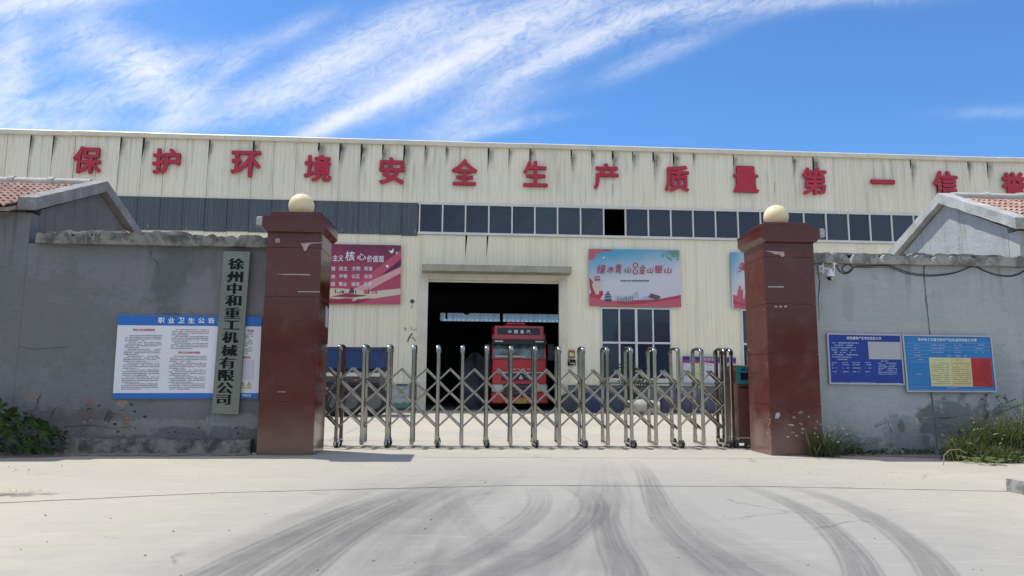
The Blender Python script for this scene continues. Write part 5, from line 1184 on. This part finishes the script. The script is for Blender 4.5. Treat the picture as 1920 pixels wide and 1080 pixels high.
# tarpaulin heap beside it
def heap(cx, cy, rx, ry, rz, m, seed, label, cat='tarpaulin heap', name='tarpaulin_heap'):
    r_ = random.Random(seed); mb = MB(); nu, nv = 20, 8
    ph = [r_.uniform(0, 6.28) for _ in range(6)]
    for j in range(nv+1):
        th = math.pi/2*j/nv
        for i in range(nu):
            a = 2*math.pi*i/nu; q = 1+.12*math.sin(3*a+ph[0])+.08*math.sin(5*a+ph[1]+th*3)+.06*math.sin(9*a+ph[2]); mb.v.append((cx+rx*q*math.sin(th)*math.cos(a), cy+ry*q*math.sin(th)*math.sin(a), rz*(math.cos(th)**.7)*(1+.1*math.sin(4*a+ph[3]))+(.0 if j < nv else 0)))
    for j in range(nv):
        for i in range(nu): k = (i+1) % nu; mb.face((j*nu+i, (j+1)*nu+i, (j+1)*nu+k, j*nu+k))
    o = build(name, mb, m, smooth=True); tag(o, label, cat); return o
hp2 = at(890, 700, 34.5); heap(hp2.x, 35.2, .9, 1.2, 2.4, mat('tarp_pale', (.16, .17, .2), .6, fn=plain_noise((.16, .17, .2), .4, 3)), 3, 'crumpled grey sheeting heap inside the doorway left of the lorry', 'sheeting heap', 'sheeting_heap')
for i, (px, w, d, h, lb) in enumerate([(1072, 1.2, .7, .75, 'dark blue tarpaulin heap just right of the doorway'), (1112, 1.2, .8, .85, 'dark blue tarpaulin heap left under the ground floor window'), (1157, 1.3, .8, .9, 'blue-grey tarpaulin heap right of the leftmost two'), (1252, 1.4, .8, .85, 'violet-grey tarpaulin heap right of the white roll'), (1300, 1.3, .7, .7, 'tarpaulin heap below the purple notice board'), (1345, 1.3, .8, .8, 'tarpaulin heap nearest the right gate pillar')]):
    p = onz(px, 771.5); heap(p.x, 28.9, w*.55, d*.6, h, mat(f'tarp_{i}', (.06, .065, .1), .7, fn=plain_noise([(.05, .055, .06), (.035, .05, .11), (.06, .08, .11), (.10, .09, .14), (.09, .09, .13), (.07, .08, .10)][i], .35, 2.0, .5, .05)), 10+i, lb)
# white roll on the ground
p = onz(1200, 778); y = p.y
rl = thing('sheet_roll', (p.x, y+.3, 0), 'white rolled sheeting lying before the ground floor window', 'roll')
x0_, x1_ = at(1180, 776, y+.3).x, at(1232, 776, y+.3).x
build('roll', MB().tube([(x0_-.1, y+.42, .24), (x0_+.02, y+.42, .27), (x0_+.5, y+.38, .29), (x1_-.3, y+.34, .28), (x1_+.08, y+.3, .25)], [.18, .25, .28, .27, .24], 18), mat('roll_white', (.5, .5, .46), .7, fn=plain_noise((.36, .355, .32), .3, 3)), rl, True)
build('roll_end', MB().tube([(x1_+.07, y+.3, .25), (x1_+.12, y+.295, .25)], .2, 16), M_tdark, rl)
# small bush by the window
def leaf_cloud(mb, c, r, n, size, m=0, seed=1, up_=.3, shape=4):
    q = random.Random(seed)
    for k in range(n):
        while True:
            d = Vector((q.uniform(-1, 1), q.uniform(-1, 1), q.uniform(-1, 1)))
            if .25 < d.length < 1: break
        p = Vector((c[0]+d.x*r[0], c[1]+d.y*r[1], c[2]+d.z*r[2])); s_ = size*q.uniform(.6, 1.2)
        M = Matrix.Translation(p) @ Matrix.Rotation(q.uniform(0, 6.28), 4, 'Z') @ Matrix.Rotation(q.uniform(-.9, .9), 4, 'X') @ Matrix.Rotation(q.uniform(-.9, .9), 4, 'Y')
        mb.add([M @ Vector(v) for v in ((-s_, 0, 0), (-s_*.1, -s_*.45, .1*s_), (s_, 0, -.1*s_), (-s_*.1, s_*.45, .1*s_))], [(0, 1, 2, 3)], m)
def f_leaf(c0, c1):
    def fn(t):
        v = island(t); c = t.mix(v, (*c0, 1), (*c1, 1)); setc(t, c)
        tr = t.new('ShaderNodeBsdfTranslucent'); t.l.new(t.mix(1, c, (1.6, 1.7, .7, 1), 'MULTIPLY'), tr.inputs[0]); mx = t.new('ShaderNodeMixShader'); mx.inputs[0].default_value = .3
        t.l.new(t.b.outputs[0], mx.inputs[1]); t.l.new(tr.outputs[0], mx.inputs[2]); t.l.new(mx.outputs[0], t.nt.nodes['Material Output'].inputs[0])
    return fn
M_leafd = mat('leaf_dark', (.03, .06, .03), .55, fn=f_leaf((.022, .045, .024), (.065, .115, .05)))
M_leaf = mat('leaf_green', (.05, .1, .03), .5, fn=f_leaf((.035, .085, .02), (.10, .19, .045)))
M_leafp = mat('leaf_pale', (.12, .16, .08), .6, fn=f_leaf((.10, .14, .07), (.22, .26, .14)))
M_grass = mat('grass_blade', (.07, .12, .04), .6, fn=f_leaf((.04, .062, .025), (.125, .145, .065)))
M_scrub = mat('scrub_leaf', (.06, .08, .04), .6, fn=f_leaf((.03, .05, .024), (.12, .145, .075)))
M_straw = mat('straw', (.32, .29, .17), .8, fn=f_leaf((.30, .26, .16), (.45, .40, .26)))
M_stem = mat('stem', (.08, .08, .045), .8)
p = onz(1198, 776)
bs = thing('potted_shrub', (p.x, 28.4, 0), 'dark leafy shrub growing before the ground floor window', 'shrub')
mb = MB()
for k in range(9):
    a = k*.7; mb.tube([(p.x+.05*math.cos(a), 28.4, .0), (p.x+.2*math.cos(a), 28.4+.1*math.sin(a), .9), (p.x+.5*math.cos(a), 28.4+.3*math.sin(a), 1.7+.2*math.sin(k*2.1))], [.03, .018, .006], 5)
build('trunk', mb, M_stem, bs)
mb = MB(); leaf_cloud(mb, (p.x, 28.4, 1.25), (.62, .5, .55), 340, .085, 0, 5); leaf_cloud(mb, (p.x-.3, 28.4, 1.8), (.35, .3, .35), 90, .08, 0, 6); build('foliage', mb, M_leafd, bs, stuff=True)

# ================================================================== BLUE SKIP TRAILER BEHIND THE GATE'S LEFT END
SY = 24.5
st_ = thing('tipper_trailer', at(665, 795, SY+1), 'dark blue tipper trailer parked beyond the left end of the gate', 'trailer')
a, b_ = at(560, 650, SY), at(718, 692, SY)
zt, zb_ = a.z, b_.z
build('side_board', MB().bbox(a.x, b_.x, SY, SY+2.2, zb_, zt, .02), M_dump, st_)
build('top_rail', MB().bbox(a.x, b_.x+.03, SY-.04, SY+.02, zt-.09, zt+.015, .01), mat('rail_navy', (.03, .045, .09), .5), st_)
for x in (644, 688): c = at(x, 670, SY).x; build('rib', MB().bbox(c-.04, c+.04, SY-.05, SY-.002, zb_+.01, zt-.10, .008), M_dump, st_)
for y in (654.5, 692): q = at(721, y, SY); build('hinge', MB().bbox(q.x-.06, q.x+.09, SY-.05, SY+.1, q.z-.07, q.z+.07, .015), M_tdark, st_)
build('chassis', MB().bbox(a.x, b_.x-.1, SY+.25, SY+1.95, .75, zb_-.03, .02), M_tgrey, st_)
build('side_guard', MB().bbox(a.x, at(712, 700, SY).x, SY+.02, SY+.07, at(700, 706, SY).z, at(700, 699, SY).z, .008), M_lamp, st_)
for x in (628, 655, 700): 
    c = at(x, 760, SY).x; wz = .5
    w = build('wheel', MB().tube([(c, SY+.1, wz), (c, SY+.14, wz), (c, SY+.38, wz), (c, SY+.42, wz)], [.42, .5, .5, .42], 24), M_rub, st_)
    build('rim', MB().tube([(c, SY+.085, wz), (c, SY+.11, wz)], [.26, .2], 18), M_tgrey, w)
build('mudguard', MB().bbox(a.x, at(712, 700, SY).x, SY+.1, SY+.5, 1.02, 1.1, .02), M_tdark, st_)
build('tail_lamp', MB().box(at(667, 700, SY).x-.06, at(667, 700, SY).x+.06, SY-.0, SY+.02, at(667, 714, SY).z, at(667, 711, SY).z), M_inkr, st_)
mb = MB(); q = at(620, 748, SY-.3)
for k in range(3): build('hose', MB().tube([(q.x-.2+.25*k, SY-.1, .15), (q.x+.25*k, SY-.12, .7), (q.x+.15+.2*k, SY-.02, 1.15)], .03, 6), M_rub, st_)

# ================================================================== PLANTS
# broad-leaved climber sprawling at the left wall
c = onz(25, 868); cx, cy = -7.25, 11.55
vb = thing('sprawling_vine', (cx, cy, 0), 'dark green broad-leaved vine heaped against the foot of the left wall', 'vine')
def leaf_me(seed, w, L):
    q = random.Random(seed); mb = MB(); cup = q.uniform(.1, .3)
    rim = [(0, -.05), (.38, -.22), (.62, .1), (.5, .5), (.22, .85), (0, 1.15), (-.22, .85), (-.5, .5), (-.62, .1), (-.38, -.22)]
    mb.v = [(0, .3*L, 0)]+[(x*w*2*q.uniform(.9, 1.1), y*L, cup*w*abs(x)*2-.1*L*max(0, y-.5)) for x, y in rim]
    for k in range(10): mb.face((0, 1+k, 1+(k+1) % 10))
    return mb
lms = [mesh('leaf', leaf_me(i, .05, .085), m_, True) for i, m_ in enumerate((M_leafd, M_leafd, M_leaf, M_leaf, M_leafd, M_leafp))]
hgt = lambda x, y: max(.1, .74-.42*max(0, (x-cx-.1))/1.0)
for k in range(290):
    u = rng.uniform(-1.5, 1.05); x = cx+u; h = hgt(x, 0); w = .5; ang = rng.uniform(0, 1.45)
    y = 11.95-(.15+w*math.sin(ang)*(.55+.5*h)); z = max(.03, h*math.cos(ang)*rng.uniform(.85, 1.08)+.03)
    o = inst('leaf', lms[k % 5 if u > .3 or rng.random() < .45 else rng.choice((2, 3, 5, 5))], vb, (x, y, z), (rng.uniform(.2, 1.2)+ang*.3, rng.uniform(-.6, .6), rng.uniform(-1.2, 1.2)+math.pi)); o.scale = [rng.uniform(.7, 1.25)]*3  # left side gets paler leaf colours, imitating leaves caught by the sun
mb = MB()
for k in range(7): leaf_cloud(mb, (cx-1.1+k*.33, 11.75, .22), (.3, .25, max(.08, hgt(cx-1.1+k*.33, 0)*.7)), 110, .055, 0, 20+k)
build('foliage', mb, M_leafd, vb, stuff=True)
mb = MB()
for k in range(16):
    x = cx+rng.uniform(-1.1, .9); mb.tube([(x, 11.85, .02), (x+rng.uniform(-.1, .1), 11.6, hgt(x, 0)*.6), (x+rng.uniform(-.2, .3), 11.4, hgt(x, 0)*.9)], .006, 4)
build('stem', mb, M_stem, vb, stuff=True)

def blade(mb, p, az, L, lean, w, m=0, n=5, droop=.9):
    d = Vector((math.cos(az), math.sin(az), 0)); s_ = Vector((-d.y, d.x, 0)); P = Vector(p); a = lean; pts = []
    for i in range(n+1):
        pts.append((P.copy(), w*(1-(i/n)**1.6))); P += (d*math.sin(a)+Vector((0, 0, math.cos(a))))*L/n; a += droop/n
    b = len(mb.v)
    for q, ww in pts: mb.v.append(tuple(q-s_*ww)); mb.v.append(tuple(q+s_*ww))
    for i in range(n): mb.face((b+2*i, b+2*i+1, b+2*i+3, b+2*i+2), m)
    return pts[-1][0], a, d
def tussock(name, x, y, r, h, nb, nh, label, head=.05, seed=0, headm=2, cat='weed', lc=0, bend=(.1, .9)):
    q = random.Random(seed); t_ = thing(name, (x, y, 0), label, cat)
    mb = MB()
    for k in range(nb):
        a = q.uniform(0, 6.28); rr = r*math.sqrt(q.random())*.75
        blade(mb, (x+rr*math.cos(a), min(11.98, y+rr*math.sin(a)*.6), .0), q.uniform(0, 6.28) if q.random() < .5 else q.uniform(3.3, 6.1), h*q.uniform(.35, 1.0), q.uniform(.05, .6), q.uniform(.003, .008), 0, 5, q.uniform(.3, 1.3))
    if lc: leaf_cloud(mb, (x, y, h*.27), (r*.85, r*.4, h*.3), lc, .03, 1 if lc > 300 else 0, seed+1)
    build('blades', mb, [M_grass, M_scrub], t_, stuff=True)
    for k in range(nh):
        m2 = MB(); a = q.uniform(2.9, 6.4); st = MB(); L = h*q.uniform(.7, 1.15); ln = q.uniform(*bend)*.7; P = Vector((x+q.uniform(-.3, .3)*r, y+q.uniform(-.1, .1)*r, 0)); d = Vector((math.cos(a), math.sin(a)*.7, 0)); pts = []
        for i in range(7):
            pts.append(P.copy()); P = P+(d*math.sin(ln)+Vector((0, 0, math.cos(ln))))*L/6; ln += q.uniform(.08, .22)
        m2.tube(pts, [.0022]*7, 4, 0)
        e = pts[-1]; dd = (pts[-1]-pts[-2]).normalized(); hh = head*q.uniform(.7, 1.3)
        m2.tube([e, e+dd*hh*.3, e+dd*hh*.75+Vector((0, 0, -.004)), e+dd*hh+Vector((0, 0, -.008))], [.004, .0105, .009, .003], 6, 1)
        build('seed_stalk', m2, [M_grass, M_straw], t_)
    return t_
xy = lambda px, py: onz(px, py)
a = xy(1555, 858); tussock('foxtail_weed', a.x, 11.55, .34, .75, 170, 34, 'tuft of foxtail grass at the right foot of the right gate pillar', .06, 1, bend=(.15, 1.0), lc=60)
a = at(1580, 830, 11.85); tussock('broadleaf_weed', a.x+.05, 11.8, .3, .42, 60, 3, 'bushy dark weed against the right wall beside the foxtail tuft', .03, 2, lc=150)
for i, (px, y_, r, h, nb_, nh_, lb) in enumerate([(1800, 11.0, .4, .62, 200, 5, 'low grey-green grass clump left in the right wall weeds'), (1850, 11.35, .6, 1.0, 340, 9, 'tall grass clump in the middle of the right wall weeds'), (1905, 11.1, .55, 1.15, 360, 9, 'tall green grass clump at the right edge of the photo'), (1960, 11.5, .6, 1.4, 360, 6, 'tallest weed clump beyond the right edge boards'), (1870, 10.75, .5, .42, 260, 3, 'short spreading grass in front of the tall clumps')]):
    x = at(px, 850, y_).x; tussock('wall_weed', x, y_, r, h, nb_, nh_, lb, .06, 30+i, lc=900 if i in (1, 2, 3) else 350)
# pale low rosettes in the sun at the front of the bed
def rosette(px, py, n, L, label, seed):
    q = random.Random(seed); p = onz(px, py); t_ = thing('rosette_weed', (p.x, p.y, 0), label, 'weed')
    mb = MB()
    for j in range(n):
        c0 = Vector((p.x+q.uniform(-.22, .22), p.y+q.uniform(-.12, .12), q.uniform(.02, .10)))
        for k in range(6):
            az = k*1.05+q.uniform(-.2, .2); M = Matrix.Translation(c0) @ Matrix.Rotation(az, 4, 'Z') @ Matrix.Rotation(-.35, 4, 'Y'); s_ = L*q.uniform(.7, 1.1)
            mb.add([M @ Vector(v) for v in ((0, 0, 0), (s_*.5, -s_*.2, .01), (s_, 0, 0), (s_*.5, s_*.2, .01))], [(0, 1, 2, 3)])
    build('foliage', mb, M_leafp, t_, stuff=True)
rosette(1825, 868, 20, .055, 'pale low rosette weed leftmost along the sunny edge', 1); rosette(1860, 872, 26, .06, 'pale low rosette weed in the middle of the sunny edge', 2); rosette(1900, 868, 26, .065, 'pale rosette weed at the right end of the sunny edge', 3)
# bowed dry stalk at the left of the bed
p = onz(1769, 872); mb = MB(); mb.tube([(p.x, p.y, 0), (p.x+.02, p.y, .14), (p.x+.12, p.y, .22), (p.x+.26, p.y, .225), (p.x+.36, p.y-.02, .17)], .006, 5)
for k in range(4): mb.tube([(p.x+.06+.07*k, p.y, .2), (p.x+.07+.08*k, p.y-.02, .04)], .003, 4)
o = build('dry_stalk', mb, M_straw); tag(o, 'bowed dry stalk at the left end of the right wall weeds', 'dry stalk')
# creeping cover along the foot of the right wall
mb = MB()
for k in range(14):
    x = 6.35+k*.2; leaf_cloud(mb, (x, 11.85, .05), (.16, .16, .06+.03*math.sin(k*1.7)), 70, .028, 0, 50+k)
build('creeping_ground_cover', mb, M_leafd, stuff=True)
# thin climbing stems on the right wall
mb = MB()
for pts in ([(1848, 738), (1849, 752), (1846, 766), (1852, 776), (1850, 782)], [(1920, 757), (1900, 764), (1885, 770), (1870, 776), (1862, 770)], [(1905, 748), (1890, 754), (1880, 758), (1872, 750), (1868, 742)], [(1862, 770), (1872, 764), (1888, 762)], [(1890, 754), (1884, 744), (1886, 738)], [(1848, 752), (1842, 748)]):
    mb.tube([at(a, b_, 12.07) for a, b_ in pts], .006, 4)
for a, b_ in [(1851, 776), (1853, 780), (1849, 782), (1842, 748), (1850, 741), (1872, 743), (1884, 746), (1876, 761), (1893, 762)]:
    p = at(a, b_, 12.06); leaf_cloud(mb, tuple(p), (.03, .02, .03), 4, .03, 1, int(a))
o = build('wall_creeper', mb, [M_stem, M_leafd]); tag(o, 'thin creeper stems climbing the right wall beside the light blue board', 'creeper')
p = onz(45, 922); t_ = thing('dry_tuft', (p.x, p.y, 0), 'small dry tuft on the sandy patch at the far left', 'dry grass'); mb = MB()
for k in range(40): blade(mb, (p.x+rng.uniform(-.17, .17), p.y+rng.uniform(-.05, .05), 0), rng.uniform(0, 6.3), rng.uniform(.03, .08), rng.uniform(.2, 1), .0015)
build('blades', mb, M_straw, t_, stuff=True)

# ================================================================== ADDED TREES BEHIND THE CAMERA, to darken reflections in steel and glass
mb = MB(); q = random.Random(99)
for k in range(15):
    x = -34+k*5+q.uniform(-1, 1); y = -26+q.uniform(-2, 2); mb.tube([(x, y, 0), (x+.2, y, 2), (x, y, 3.6)], [.22, .16, .08], 6, 1)
    leaf_cloud(mb, (x, y, 3.6), (3.0, 2.4, 2.4), 500, .42, 0, 200+k)
build('added_reflection_trees', mb, [M_leafd, M_stem], stuff=True)
